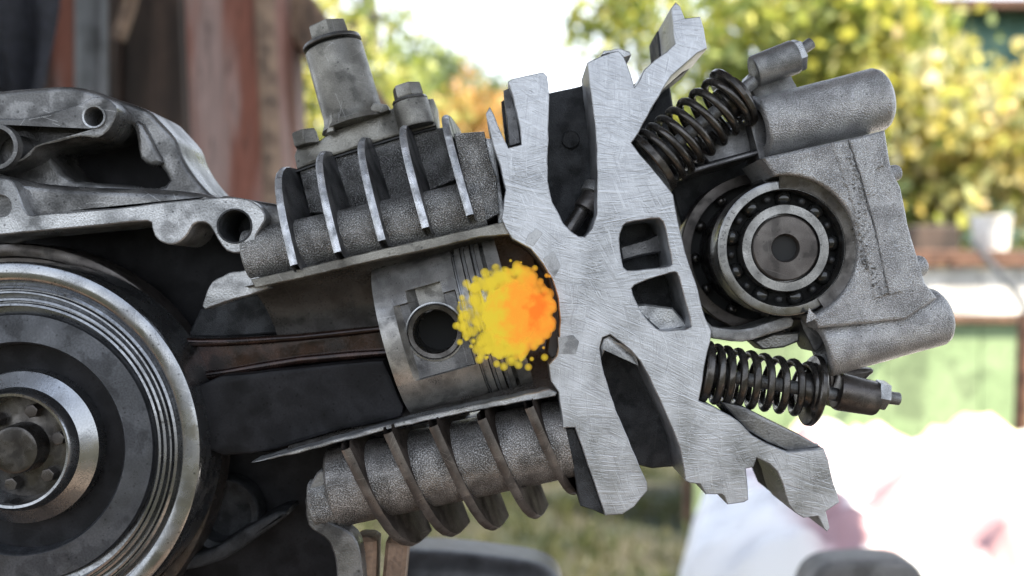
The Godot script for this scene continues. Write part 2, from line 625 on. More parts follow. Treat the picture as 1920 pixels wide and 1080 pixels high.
# ---------------------------------------------------------------- the engine
func spring(a: Vector3, b: Vector3, r0: float, r1: float, wire: float, turns: float, tight := 1.2) -> PackedVector3Array:
	var B := frame(b - a)
	var l := a.distance_to(b)
	var n := int(turns * 26)
	var path := PackedVector3Array()
	for i in n + 1:
		var t := float(i) / n
		var h := l * (t * 0.5 + 0.5 * pow(t, tight)) if tight >= 1.0 else l * t
		# the coils sit closer together at the seat end
		h = lerpf(wire, l - wire, pow(t, tight))
		var an := t * turns * TAU
		path.append(a + B.z * h + (B.x * cos(an) + B.y * sin(an)) * lerpf(r0, r1, t))
	return tube(path, wire, 12)

func build_engine() -> void:
	var E := thing("scooter_engine", "grey scooter engine sawn open lengthways showing piston, head, springs and bearing", "engine", Vector3(-0.03, 0.84, -0.03))

	# ---- cylinder head
	var face := pl([960,447, 949,430, 940,410, 948,356, 938,311, 922,262, 911,213, 918,200, 927,216, 941,253, 953,277, 978,271, 975,240, 969,213, 962,180, 952,153, 960,148, 990,141, 1018,135, 1026,143, 1030,180, 1029,222, 1027,280, 1027,338, 1036,380, 1056,418, 1071,434, 1085,443, 1097,444, 1110,428, 1120,400, 1120,340, 1120,276, 1117,240, 1113,213, 1106,160, 1101,117, 1129,104, 1160,95, 1170,107, 1183,140, 1190,163, 1199,150, 1207,131, 1228,112, 1250,97, 1266,82, 1262,45, 1258,15, 1267,4, 1276,12, 1284,34, 1313,31, 1320,53, 1326,91, 1307,100, 1283,121, 1258,143, 1244,165, 1235,182, 1222,202, 1198,249, 1184,268, 1201,290, 1218,308, 1240,336, 1262,365, 1266,388, 1271,413, 1284,470, 1294,500, 1305,530, 1322,595, 1334,620, 1332,640, 1323,678, 1318,714, 1310,752, 1340,763, 1383,788, 1409,815, 1438,832, 1477,848, 1545,841, 1553,862, 1558,887, 1574,942, 1549,959, 1556,990, 1551,997, 1545,991, 1534,968, 1507,971, 1490,961, 1479,946, 1468,908, 1458,884, 1443,870, 1419,859, 1413,876, 1398,879, 1402,912, 1403,937, 1396,942, 1364,946, 1358,930, 1353,927, 1323,927, 1313,908, 1294,906, 1285,902, 1279,860, 1275,839, 1255,790, 1236,747, 1217,706, 1201,678, 1184,658, 1167,644, 1144,627, 1130,633, 1124,653, 1128,680, 1133,701, 1144,738, 1155,770, 1170,804, 1184,839, 1200,876, 1213,905, 1214,920, 1190,950, 1167,964, 1135,967, 1124,936, 1115,908, 1097,856, 1078,802, 1055,802, 1052,770, 1047,735, 1033,715, 1029,684, 1044,667, 1049,640, 1050,600, 1047,560, 1035,523, 1018,495, 995,466])
	var hole1 := curve(pl([1161,449, 1166,430, 1174,418, 1205,412, 1236,409, 1247,426, 1254,460, 1260,488, 1255,499, 1215,504, 1176,507, 1166,490]), 2)
	var hole2 := curve(pl([1184,541, 1200,530, 1224,521, 1248,514, 1265,510, 1273,519, 1285,566, 1296,612, 1270,618, 1239,620, 1222,608, 1207,591, 1194,568]), 2)
	face = rough(face, 16, 0.9, 3)
	var head := node("cylinder_head", mesh_of([[slab(face, 0, -24, 0.28, 1, [hole1, hole2]), M.sawn]]), E, "bright sawn cylinder head with open ports and scratched cut face")
	# what lies behind the cut: the rest of the casting, closing the ports
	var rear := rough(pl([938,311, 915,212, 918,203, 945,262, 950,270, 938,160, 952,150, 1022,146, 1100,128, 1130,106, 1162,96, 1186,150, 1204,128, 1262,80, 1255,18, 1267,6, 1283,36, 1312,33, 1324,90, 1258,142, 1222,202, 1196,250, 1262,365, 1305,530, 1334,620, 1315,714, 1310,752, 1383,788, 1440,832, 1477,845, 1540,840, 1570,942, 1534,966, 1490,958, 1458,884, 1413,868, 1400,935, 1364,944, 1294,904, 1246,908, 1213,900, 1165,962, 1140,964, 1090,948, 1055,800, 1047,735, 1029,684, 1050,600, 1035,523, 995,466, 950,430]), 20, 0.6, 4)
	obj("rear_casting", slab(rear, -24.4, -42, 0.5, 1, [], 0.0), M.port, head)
	# lug on the back wall of the intake port
	obj("casting_mark", lathe(P(1070, 262, -24), Vector3(0, 0, 1), [[0.0031, -0.0006], [0.0031, 0.0002], [0.0028, 0.0005], [0.0025, 0.0003], [0.0, 0.0003]], 28), M.port, head)
	# side strip left of the exhaust leg
	obj("side_fin", slab(rough(pl([1055,803, 1077,803, 1097,857, 1134,966, 1112,956, 1088,949, 1078,890, 1066,840]), 14, 0.5, 5), -4, -24, 0.3), M.port, head)
	obj("slot_wall", slab(pl([944,170, 955,165, 970,222, 976,268, 955,274, 950,220]), -7, -24, 0.2), M.fin, head)
	# patches where the valve seats were pressed in: a slightly different alloy, a hair proud of the cut
	for s in [[990,440, 1006,428, 1018,437, 1000,462, 985,456], [1018,485, 1038,470, 1052,498, 1040,520, 1030,508], [1046,632, 1075,628, 1086,640, 1080,664, 1048,663]]:
		obj("valve_seat", slab(pl(s), 0.12, -4, 0.06), M.seat, head)
	obj("burr", slab(rough(pl([1127,104, 1132,95, 1160,91, 1180,97, 1184,103, 1170,108, 1160,97, 1140,100]), 6, 1.0, 8), -1, -20, 0.2), M.gasket, head)
	obj("chamber_step", slab(curve(pl([958,452, 975,458, 1000,480, 1022,510, 1033,545, 1034,600, 1026,660, 1044,668, 1052,600, 1046,550, 1030,512, 1004,474, 975,448]), 2), -4, -18, 0.4), M.soot, head)
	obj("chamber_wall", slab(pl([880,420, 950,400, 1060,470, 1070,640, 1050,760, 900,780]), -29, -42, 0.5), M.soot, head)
	# floor of the second cooling pocket and rib of the intake boss
	obj("pocket_floor", slab(pl([1186,572, 1212,570, 1262,577, 1292,612, 1240,624, 1206,594]), -10, -24, 0.6), M.gasket, head)
	obj("pocket_floor", slab(pl([1162,462, 1215,447, 1252,430, 1262,470, 1200,480, 1166,490]), -17, -24, 0.6), M.fin, head)
	# exhaust port lip
	obj("port_lip", slab(pl([1124,652, 1130,634, 1144,627, 1166,645, 1190,668, 1200,690, 1184,668, 1160,652, 1140,650, 1128,672]), -3, -22, 1.5, 2), M.gasket, head)
	# toothed thread along the spark plug flank
	for i in 11:
		var t := i / 10.0
		obj("thread_ridge", rod(P(lerpf(1418, 1530, t), lerpf(806, 836, pow(t, 0.8)), -6), P(lerpf(1418, 1530, t), lerpf(806, 836, pow(t, 0.8)), -24), 0.0009, 0.0009, 0.0002, 8), M.gasket, head)
	obj("plug_boss", slab(pl([1350,752, 1395,762, 1440,786, 1500,815, 1540,838, 1480,846, 1440,830, 1400,806]), -3, -26, 0.8, 2), M.case_grey, head)

	# intake valve seen in the port
	var valve := obj("intake_valve", rod(P(1062, 440, -13), P(1122, 348, -17), 0.0026, 0.0026, 0.0002, 20), M.black_steel, E, "dark valve stem and guide inside the intake port")
	obj("valve_guide", rod(P(1096, 396, -14), P(1128, 350, -16), 0.0042, 0.0042, 0.0006, 24), M.shaft, valve)
	obj("guide_ring", rod(P(1113, 368, -14.5), P(1122, 350, -15.5), 0.0049, 0.0049, 0.0006, 24), M.rocker, valve)

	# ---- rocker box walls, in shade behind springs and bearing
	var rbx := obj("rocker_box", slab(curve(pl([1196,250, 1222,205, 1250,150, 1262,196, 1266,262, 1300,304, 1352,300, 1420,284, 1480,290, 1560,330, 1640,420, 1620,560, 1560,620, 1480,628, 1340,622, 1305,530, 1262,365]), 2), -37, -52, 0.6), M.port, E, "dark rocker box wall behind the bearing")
	obj("wall_plate", slab(pl([1316,240, 1342,226, 1424,232, 1420,282, 1330,306, 1312,286]), -16, -37, 0.5), M.fin, rbx)
	obj("wall_rim", slab(pl([1262,330, 1300,314, 1330,306, 1420,281, 1424,288, 1332,314, 1300,324, 1264,342]), -10, -37, 0.4), M.fin, rbx)
	obj("bracket", slab(curve(pl([1322,598, 1335,611, 1372,617, 1410,614, 1462,597, 1484,594, 1486,612, 1440,628, 1394,641, 1352,637, 1330,630]), 2), -5, -20, 0.8, 2), M.rocker, rbx)
	obj("bracket", slab(pl([1412,640, 1450,626, 1500,622, 1499,640, 1470,652, 1430,656]), -14, -24, 0.6), M.case_grey, rbx)

	# ---- valve springs with retainers
	for s in [[P(1229, 300, -9), P(1379, 180, -9), 0.0098, 0.0091, 6.9, "upper", 0.0013], [P(1328, 699, -9), P(1528, 733, -9), 0.0088, 0.0080, 7.6, "lower", 0.0028]]:
		var a: Vector3 = s[0]
		var b: Vector3 = s[1]
		var d := (b - a).normalized()
		var r: float = s[2]
		var assembly := obj("valve_spring", spring(a, b, r, s[3], 0.00128, s[4], 1.22), M.black_steel, E, "black coil spring of the %s valve" % s[5])
		obj("spring_seat", lathe(a - d * 0.0028, d, [[0.0, 0.0], [r + 0.0012, 0.0], [r + 0.0016, 0.0004], [r + 0.0016, 0.0022], [r + 0.0012, 0.0026], [0.004, 0.0026], [0.004, 0.0036], [0.0, 0.0036]], 40), M.black_steel, assembly)
		obj("valve_stem", rod(a, b + d * 0.008, 0.0022, 0.0022, 0.0003, 18), M.rocker, assembly)
		obj("stem_seal", lathe(a, d, [[0.0045, 0.0], [0.0045, 0.006], [0.0038, 0.0075], [0.0, 0.0078]], 24), M.soot, assembly)
		var e: float = s[6]
		obj("retainer", lathe(b - d * 0.002, d, [[0.0, -0.003], [0.0055, -0.003], [0.006, -0.0004], [r + e - 0.0004, 0.0], [r + e, 0.0004], [r + e, 0.0017], [r + e - 0.0004, 0.0022], [0.0065, 0.0028], [0.0058, 0.0046], [0.0, 0.005]], 44), M.black_steel, assembly)

	# ---- rocker arms with adjusters
	var ru := obj("rocker_arm", rod(P(1412, 135, -8), P(1492, 106, -8), 0.0052, 0.0056, 0.0009, 28), M.rocker, E, "upper rocker arm end with adjuster nut and stud")
	obj("arm", slab(curve(pl([1400,152, 1420,128, 1470,120, 1490,150, 1500,176, 1470,200, 1430,196]), 2), -13, -22, 1.5, 2), M.rocker, ru)
	obj("adjuster_nut", rod(P(1484, 108, -8), P(1503, 101, -8), 0.0054, 0.0054, 0.0008, 6, 0.4), M.steel, ru)
	obj("adjuster_stud", rod(P(1495, 99, -8), P(1522, 80, -8), 0.0019, 0.0019, 0.0003, 16), M.rocker, ru)
	var rl := obj("rocker_arm", rod(P(1566, 733, -9), P(1644, 748, -9), 0.0062, 0.0057, 0.0012, 28), M.shaft, E, "lower rocker arm end with adjuster nut and stud")
	obj("arm", slab(curve(pl([1556,700, 1600,690, 1636,690, 1640,700, 1622,716, 1600,760, 1566,766]), 2), -12, -22, 1.5, 2), M.shaft, rl)
	obj("adjuster_nut", rod(P(1640, 738, -8), P(1662, 742, -8), 0.0049, 0.0049, 0.0007, 6, 0.2), M.steel, rl)
	obj("adjuster_stud", rod(P(1655, 744, -8), P(1686, 748, -8), 0.0021, 0.0021, 0.0003, 16), M.rocker, rl)

	# ---- cam holder casting
	var body := pl([1430,296, 1452,290, 1560,266, 1661,243, 1669,296, 1674,320, 1690,350, 1704,420, 1719,473, 1728,500, 1736,529, 1760,560, 1700,600, 1536,616, 1520,590])
	body.append_array(disc(1473, 465, 137, 34, deg_to_rad(70), deg_to_rad(-98)))
	var holder := obj("cam_holder", slab(rough(body, 22, 0.5, 12), 3.0, -22, 1.3, 3), M.cast_light, E, "rough cast cam holder with two round bosses around the bearing")
	for s in [[P(1424, 240, -9), P(1658, 184, -9), 0.0098, 0.0104], [P(1536, 653, -8), P(1768, 589, -8), 0.0097, 0.0096]]:
		var a: Vector3 = s[0]
		var b: Vector3 = s[1]
		var l := a.distance_to(b)
		var r: float = s[2]
		var r2: float = s[3]
		var boss := obj("boss", lathe(a, b - a, [[0.0062, 0.006], [0.0062, 0.0], [r - 0.0012, 0.0], [r - 0.0004, 0.0004], [r, 0.0012], [lerpf(r, r2, 0.5), l * 0.55], [lerpf(r, r2, 0.55) - 0.0001, l * 0.56], [r2, l - 0.0028], [r2 - 0.0008, l - 0.0012], [r2 - 0.0024, l], [0.0, l]], 64), M.cast_light, holder)
		obj("boss_hole", lathe(a + (b - a).normalized() * 0.0058, b - a, [[0.0, 0.0], [0.0064, 0.0], [0.0064, 0.001]], 32), M.void, boss)
	obj("raised_band", slab(rough(pl([1592,262, 1645,250, 1652,268, 1660,310, 1643,318, 1641,338, 1655,372, 1690,500, 1698,545, 1668,553, 1640,420, 1614,330]), 16, 0.5, 13), 4.2, 0, 0.7, 2), M.cast_light, holder)
	obj("ridge", slab(rough(pl([1560,268, 1590,262, 1612,330, 1640,425, 1668,553, 1640,562, 1622,470, 1600,390, 1580,330]), 6, 2.2, 14), 3.5, 0, 0.4), M.cast_light, holder)
	var pr := RandomNumberGenerator.new()
	pr.seed = 44
	var pores := PackedVector3Array()
	for i in 130:
		var t := pr.randf()
		pores.append_array(ball(P(lerpf(1588, 1648, t) + 10.0 * sin(t * 7.0) + pr.randfn() * 6.0, lerpf(290, 552, t), 3.4), pr.randf_range(0.0002, 0.00055), 6, 4))
	obj("casting_pores", pores, M.cast_grey, holder).set_meta("kind", "stuff")
	obj("lug", rod(P(1646, 331, 0), P(1684, 323, -2), 0.0026, 0.0026, 0.001, 24), M.cast_light, holder)
	obj("lug", rod(P(1692, 507, 0), P(1730, 497, -2), 0.0034, 0.0034, 0.0012, 24), M.cast_light, holder)
	obj("left_cheek", slab(curve(pl([1402,190, 1416,178, 1440,200, 1452,240, 1455,300, 1452,344, 1430,340, 1424,300, 1408,240]), 2), -10, -24, 0.8, 2), M.fin, holder)
	obj("lower_cheek", slab(curve(pl([1500,600, 1530,590, 1552,610, 1548,640, 1530,660, 1518,640]), 2), -9, -24, 0.8, 2), M.fin, holder)

	# ---- bearings and camshaft
	var c := P(1473, 465, 0)
	var F := Vector3(0, 0, 1)
	var ring_r := 128 * U
	var front := obj("camshaft_bearing", lathe(c, F, [[109.5 * U, -0.009], [109.5 * U, -0.0006], [111 * U, 0.0], [ring_r - 0.0008, 0.0], [ring_r - 0.0002, -0.0003], [ring_r, -0.0009], [ring_r, -0.010], [109.5 * U, -0.010]].map(func(v): return v), 96), M.bearing, E, "front ball bearing with bright rings in the cam holder")
	obj("inner_ring", lathe(c, F, [[83 * U, -0.009], [83 * U, -0.0008], [81 * U, 0.0], [65 * U, 0.0], [64 * U, -0.0005], [64 * U, -0.003], [0.0, -0.003]], 80), M.bearing, front)
	obj("shaft_end", lathe(c, F, [[62 * U, -0.004], [62 * U, -0.0005], [59 * U, 0.0], [27 * U, 0.0], [25 * U, -0.0004], [22 * U, -0.006], [0.0, -0.008]], 72), M.shaft, front)
	obj("hole_shade_disc", lathe(c + F * -0.0022, F, [[24.6 * U, -0.004], [24.6 * U, 0.0], [0.0, 0.0]], 40), M.void, front)  # black disc in place of the shade down the shaft hole
	obj("shaded_chamfer", lathe(c, F, [[136.5 * U, 0.0012], [124 * U, 0.0006], [112 * U, 0.0004], [108 * U, -0.003]], 60, deg_to_rad(-58), deg_to_rad(154)), M.black_steel, front)  # dark chamfer arc; its colour carries the recess shade over the outer ring
	obj("race", lathe(c, F, [[112 * U, -0.0075], [96 * U, -0.0062], [80 * U, -0.0075]], 72), M.void, front)
	for i in 9:
		var a := TAU * i / 9 + 0.12
		obj("ball", ball(c + Vector3(cos(a), sin(a), 0) * 96.5 * U + F * -0.0058, 0.0028, 20, 12), M.ball, front)
		obj("cage", ball(c + Vector3(cos(a + 0.35), sin(a + 0.35), 0) * 97 * U + F * -0.0044, 0.0013, 10, 6), M.soot, front)
	# number stamped into the ring
	var word := "60022YPE"
	for i in word.length():
		var tm := TextMesh.new()
		var fo := SystemFont.new()
		fo.font_names = PackedStringArray(["Droid Sans"])
		tm.font = fo
		tm.text = word[i]
		tm.font_size = 16
		tm.pixel_size = 0.000105
		tm.depth = 0.00006
		tm.material = M.engrave
		var an := deg_to_rad(192.0 - i * 6.6)
		var o := node("letter", tm, front)
		o.position = c + Vector3(cos(an), sin(an), 0) * 119 * U + Vector3(0, 0, 0.00004)
		o.rotation.z = an - PI / 2  
	var c2 := c + Vector3(0, 0, -0.03)
	var back := obj("rear_bearing", lathe(c2, F, [[142 * U, -0.006], [142 * U, 0.0], [162 * U, 0.0], [164 * U, -0.0006], [164 * U, -0.008]], 80), M.shaft, E, "second ball bearing deeper behind the front one")
	obj("camshaft", lathe(c2, F, [[118 * U, -0.006], [118 * U, 0.0095], [112 * U, 0.0105], [70 * U, 0.011], [70 * U, 0.019], [0.0, 0.02]], 72), M.black_steel, back)
	obj("race", lathe(c2, F, [[150 * U, -0.005], [100 * U, -0.005]], 64), M.void, back)
	for i in 12:
		var a := TAU * i / 12 + 0.1
		obj("ball", ball(c2 + Vector3(cos(a), sin(a), 0) * 131 * U + F * -0.0022, 0.002, 16, 10), M.black_steel, back)

	# ---- cylinder barrel
	var wall := rough(pl([470,524, 560,504, 700,470, 800,448, 900,426, 944,416, 956,440, 900,444, 800,468, 700,489, 560,522, 478,540]), 12, 0.6, 21)
	var barrel := obj("cylinder_barrel", slab(wall, -1, -9, 0.3), M.cast_brown, E, "grey finned cylinder barrel cut along its bore")
	var wall2 := rough(pl([470,868, 560,842, 650,818, 760,788, 900,758, 1030,730, 1044,736, 1042,742, 900,768, 760,798, 640,828, 560,850]), 12, 0.8, 22)
	obj("lower_wall", slab(wall2, -0.5, -12, 0.3), M.gasket, barrel)
	var ax := Vector3(cos(deg_to_rad(12.8)), sin(deg_to_rad(12.8)), 0)
	var down := Vector3(ax.y, -ax.x, 0)
	var mid := P(735, 641, 0)
	# the bore: half a pipe behind the cut plane
	var R := 163 * U
	obj("bore", grid(30, 32, func(u: float, v: float) -> Vector3:
		var t := PI * v
		return mid + ax * lerpf(-0.0420, 0.0500, u) + down * (cos(t) * R) + Vector3(0, 0, -sin(t) * R - 0.0012)), M.liner, barrel)
	# tunnel above the bore
	obj("stud_tunnel", lathe(P(466, 483, -11), P(926, 382, -11) - P(466, 483, -11), [[0.0, 0.0], [0.0082, 0.0], [0.0088, 0.0006], [0.0088, 0.079], [0.0, 0.079]], 40), M.cast_grey, barrel)
	obj("lower_skirt", lathe(P(626, 914, -14), P(1064, 820, -14) - P(626, 914, -14), [[0.0, 0.0], [0.0122, 0.0], [0.0130, 0.0008], [0.0130, 0.079], [0.0, 0.079]], 56), M.cast_low, barrel)
	obj("stud_tunnel", lathe(P(588, 944, -10), P(1064, 840, -10) - P(588, 944, -10), [[0.0, 0.0], [0.0072, 0.0], [0.0078, 0.0006], [0.0078, 0.014], [0.0, 0.014]], 40), M.cast_grey, barrel)
	obj("barrel_body", slab(pl([548,330, 640,296, 850,246, 930,262, 946,330, 950,426, 900,430, 700,474, 560,508, 540,440]), -33, -54, 1.0, 2), M.cast_grey, barrel)
	obj("barrel_body", slab(pl([610,850, 760,806, 900,778, 1044,750, 1062,820, 1050,852, 930,880, 760,925, 650,945, 600,930]), -33, -54, 1.0, 2), M.cast_brown, barrel)
	obj("pad", slab(pl([850,250, 908,246, 918,300, 930,330, 936,400, 900,420, 868,330]), -5, -14, 0.6, 2), M.cast_grey, barrel)
	obj("pad", slab(pl([905,262, 925,258, 950,420, 935,440, 925,330]), -9, -30, 0.6, 2), M.gasket, barrel)
	# fins: front edge climbs and leans back, then rounds over
	var tilt := deg_to_rad(17.0)
	var up := Vector3(-sin(tilt), cos(tilt), 0)
	var along := Vector3(cos(tilt), sin(tilt), 0)
	for f in [[551,497, 0.0355], [633,473, 0.037], [716,451, 0.038], [798,427, 0.038], [881,403, 0.0375]]:
		fin(barrel, P(f[0], f[1], 3.5), up, along, f[2], 0.0125, 0.054, M.fin, M.edge, 0.07, 0.0022)
	var tilt2 := deg_to_rad(21.0)
	var up2 := Vector3(sin(tilt2), -cos(tilt2), 0)
	var along2 := Vector3(cos(tilt2), sin(tilt2), 0)
	for f in [[648,842, 0.041], [727,812, 0.043], [812,799, 0.043], [903,786, 0.041], [992,764, 0.036]]:
		fin(barrel, P(f[0], f[1], 4.0), up2, along2, f[2], 0.0155, 0.046, M.fin_brown, M.rim_brown, 0.15, 0.0027)
	# ---- cam chain tensioner bolted on top
	var tz := -30.0
	var ten := obj("chain_tensioner", lathe(P(668, 236, tz), P(625, 88, tz) - P(668, 236, tz), [[0.0, 0.0], [0.0122, 0.0], [0.0108, 0.0022], [0.0104, 0.0045], [0.0101, 0.0278], [0.0096, 0.0283], [0.0, 0.0283]], 48), M.cast_brown, E, "upright tensioner column with a hex bolt on top")
	var td := (P(625, 88, tz) - P(668, 236, tz)).normalized()
	var tt := P(624, 86, tz)
	obj("washer", rod(tt, tt + td * 0.0016, 0.0104, 0.0102, 0.0005, 40), M.case_grey, ten)
	obj("hex_bolt", rod(tt + td * 0.0016, tt + td * 0.0076, 0.0073, 0.0071, 0.0008, 6, 0.15), M.cast_brown, ten)
	obj("base_plate", slab(rough(pl([551,292, 556,276, 600,262, 622,246, 735,203, 742,190, 812,184, 818,236, 740,256, 632,290, 556,318]), 20, 0.4, 31), -26, -48, 1.0, 2), M.cast_brown, ten)
	obj("mount_block", slab(pl([560,320, 632,293, 740,260, 815,240, 846,236, 870,330, 800,360, 640,400, 580,400]), -28, -48, 1.0, 2), M.cast_grey, ten)
	obj("gasket_line", slab(pl([552,320, 632,291, 740,257, 818,237, 818,241, 740,261, 632,295, 553,324]), -26.8, -48, 0.1), M.soot, ten)
	obj("bolt_boss", rod(P(782, 240, -25), P(769, 190, -25), 0.0064, 0.0062, 0.0008, 36), M.cast_brown, ten)
	obj("washer", rod(P(769, 191, -25), P(767.5, 185, -25), 0.0062, 0.0060, 0.0004, 36), M.case_grey, ten)
	obj("hex_bolt", rod(P(767.5, 185, -25), P(761, 160, -25), 0.0053, 0.0051, 0.0008, 6, 0.3), M.cast_brown, ten)
	obj("hex_bolt", rod(P(577, 274, -26), P(570, 246, -26), 0.0048, 0.0046, 0.0008, 6, 0.1), M.cast_brown, ten)
	obj("web", slab(pl([612,250, 618,212, 624,210, 626,246]), -21, -24, 0.3), M.cast_brown, ten)
	obj("web", slab(pl([690,208, 716,212, 730,206, 726,196, 700,192]), -22, -32, 0.6, 2), M.cast_brown, ten)

	build_piston(E)
	build_crankcase(E)

func fin(parent: Node3D, at: Vector3, up: Vector3, along: Vector3, h: float, lean: float, depth: float, side_m: Material, rim_m: Material, yaw: float, w: float) -> void:
	var pr := []  # [height, back]
	for q in [[0.0, 0.0], [0.2, 0.1], [0.4, 0.24], [0.58, 0.42], [0.72, 0.64], [0.83, 0.9], [0.91, 1.22], [0.965, 1.6], [0.99, 2.05], [1.0, 2.6]]:
		pr.append([h * q[0], lean * q[1]])
	pr.append([h, depth])
	pr.append([-0.002, depth])
	pr.append([-0.002, 0.002])
	var sideT := PackedVector3Array()
	var rim := PackedVector3Array()
	var n := pr.size()
	var rr := RandomNumberGenerator.new()
	rr.seed = int(at.x * 100000)
	var v := func(q: Array, s: float, k := 1.0) -> Vector3:
		return at + up * (q[0] as float) + (Vector3(yaw, 0, -1)) * (q[1] as float) + along * (w * 0.5 * s * k)
	var flat := PackedVector2Array()
	for q in pr:
		flat.append(Vector2(q[0], q[1]))
	var ix := ears(flat) if area(flat) > 0 else PackedInt32Array()
	if ix.is_empty():
		var rv := flat.duplicate()
		rv.reverse()
		ix = ears(rv)
		for i in ix.size():
			ix[i] = n - 1 - ix[i]
	for s in [-1.0, 1.0]:
		for t in range(0, ix.size(), 3):
			var a: Vector3 = v.call(pr[ix[t]], s)
			var b: Vector3 = v.call(pr[ix[t + 1]], s)
			var c: Vector3 = v.call(pr[ix[t + 2]], s)
			if (b - a).cross(c - a).dot(along * s) > 0:
				sideT.append_array([a, b, c])
			else:
				sideT.append_array([a, c, b])
	# rim: a worn, slightly rounded band round the edge
	for i in n - 3:
		var q0: Array = pr[i]
		var q1: Array = pr[i + 1]
		var o: Vector3 = (v.call(q1, 0.0) - v.call(q0, 0.0)).normalized().cross(along)
		if o.dot(up * 0.5 + Vector3(0, 0, 1)) < 0:
			o = -o
		var prev := 0
		for k in 4:
			var s0 := -1.0 + 0.5 * k
			var s1 := s0 + 0.5
			var l0 := (1.0 - s0 * s0) * 0.0005
			var l1 := (1.0 - s1 * s1) * 0.0005
			var a: Vector3 = v.call(q0, s0, 1.08) + o * l0
			var b: Vector3 = v.call(q0, s1, 1.08) + o * l1
			var c: Vector3 = v.call(q1, s1, 1.08) + o * l1
			var d: Vector3 = v.call(q1, s0, 1.08) + o * l0
			if (b - a).cross(c - a).dot(o) > 0:
				rim.append_array([a, b, c, a, c, d])
			else:
				rim.append_array([a, c, b, a, d, c])
	node("fin", mesh_of([[sideT, side_m], [rim, rim_m]], 50), parent)

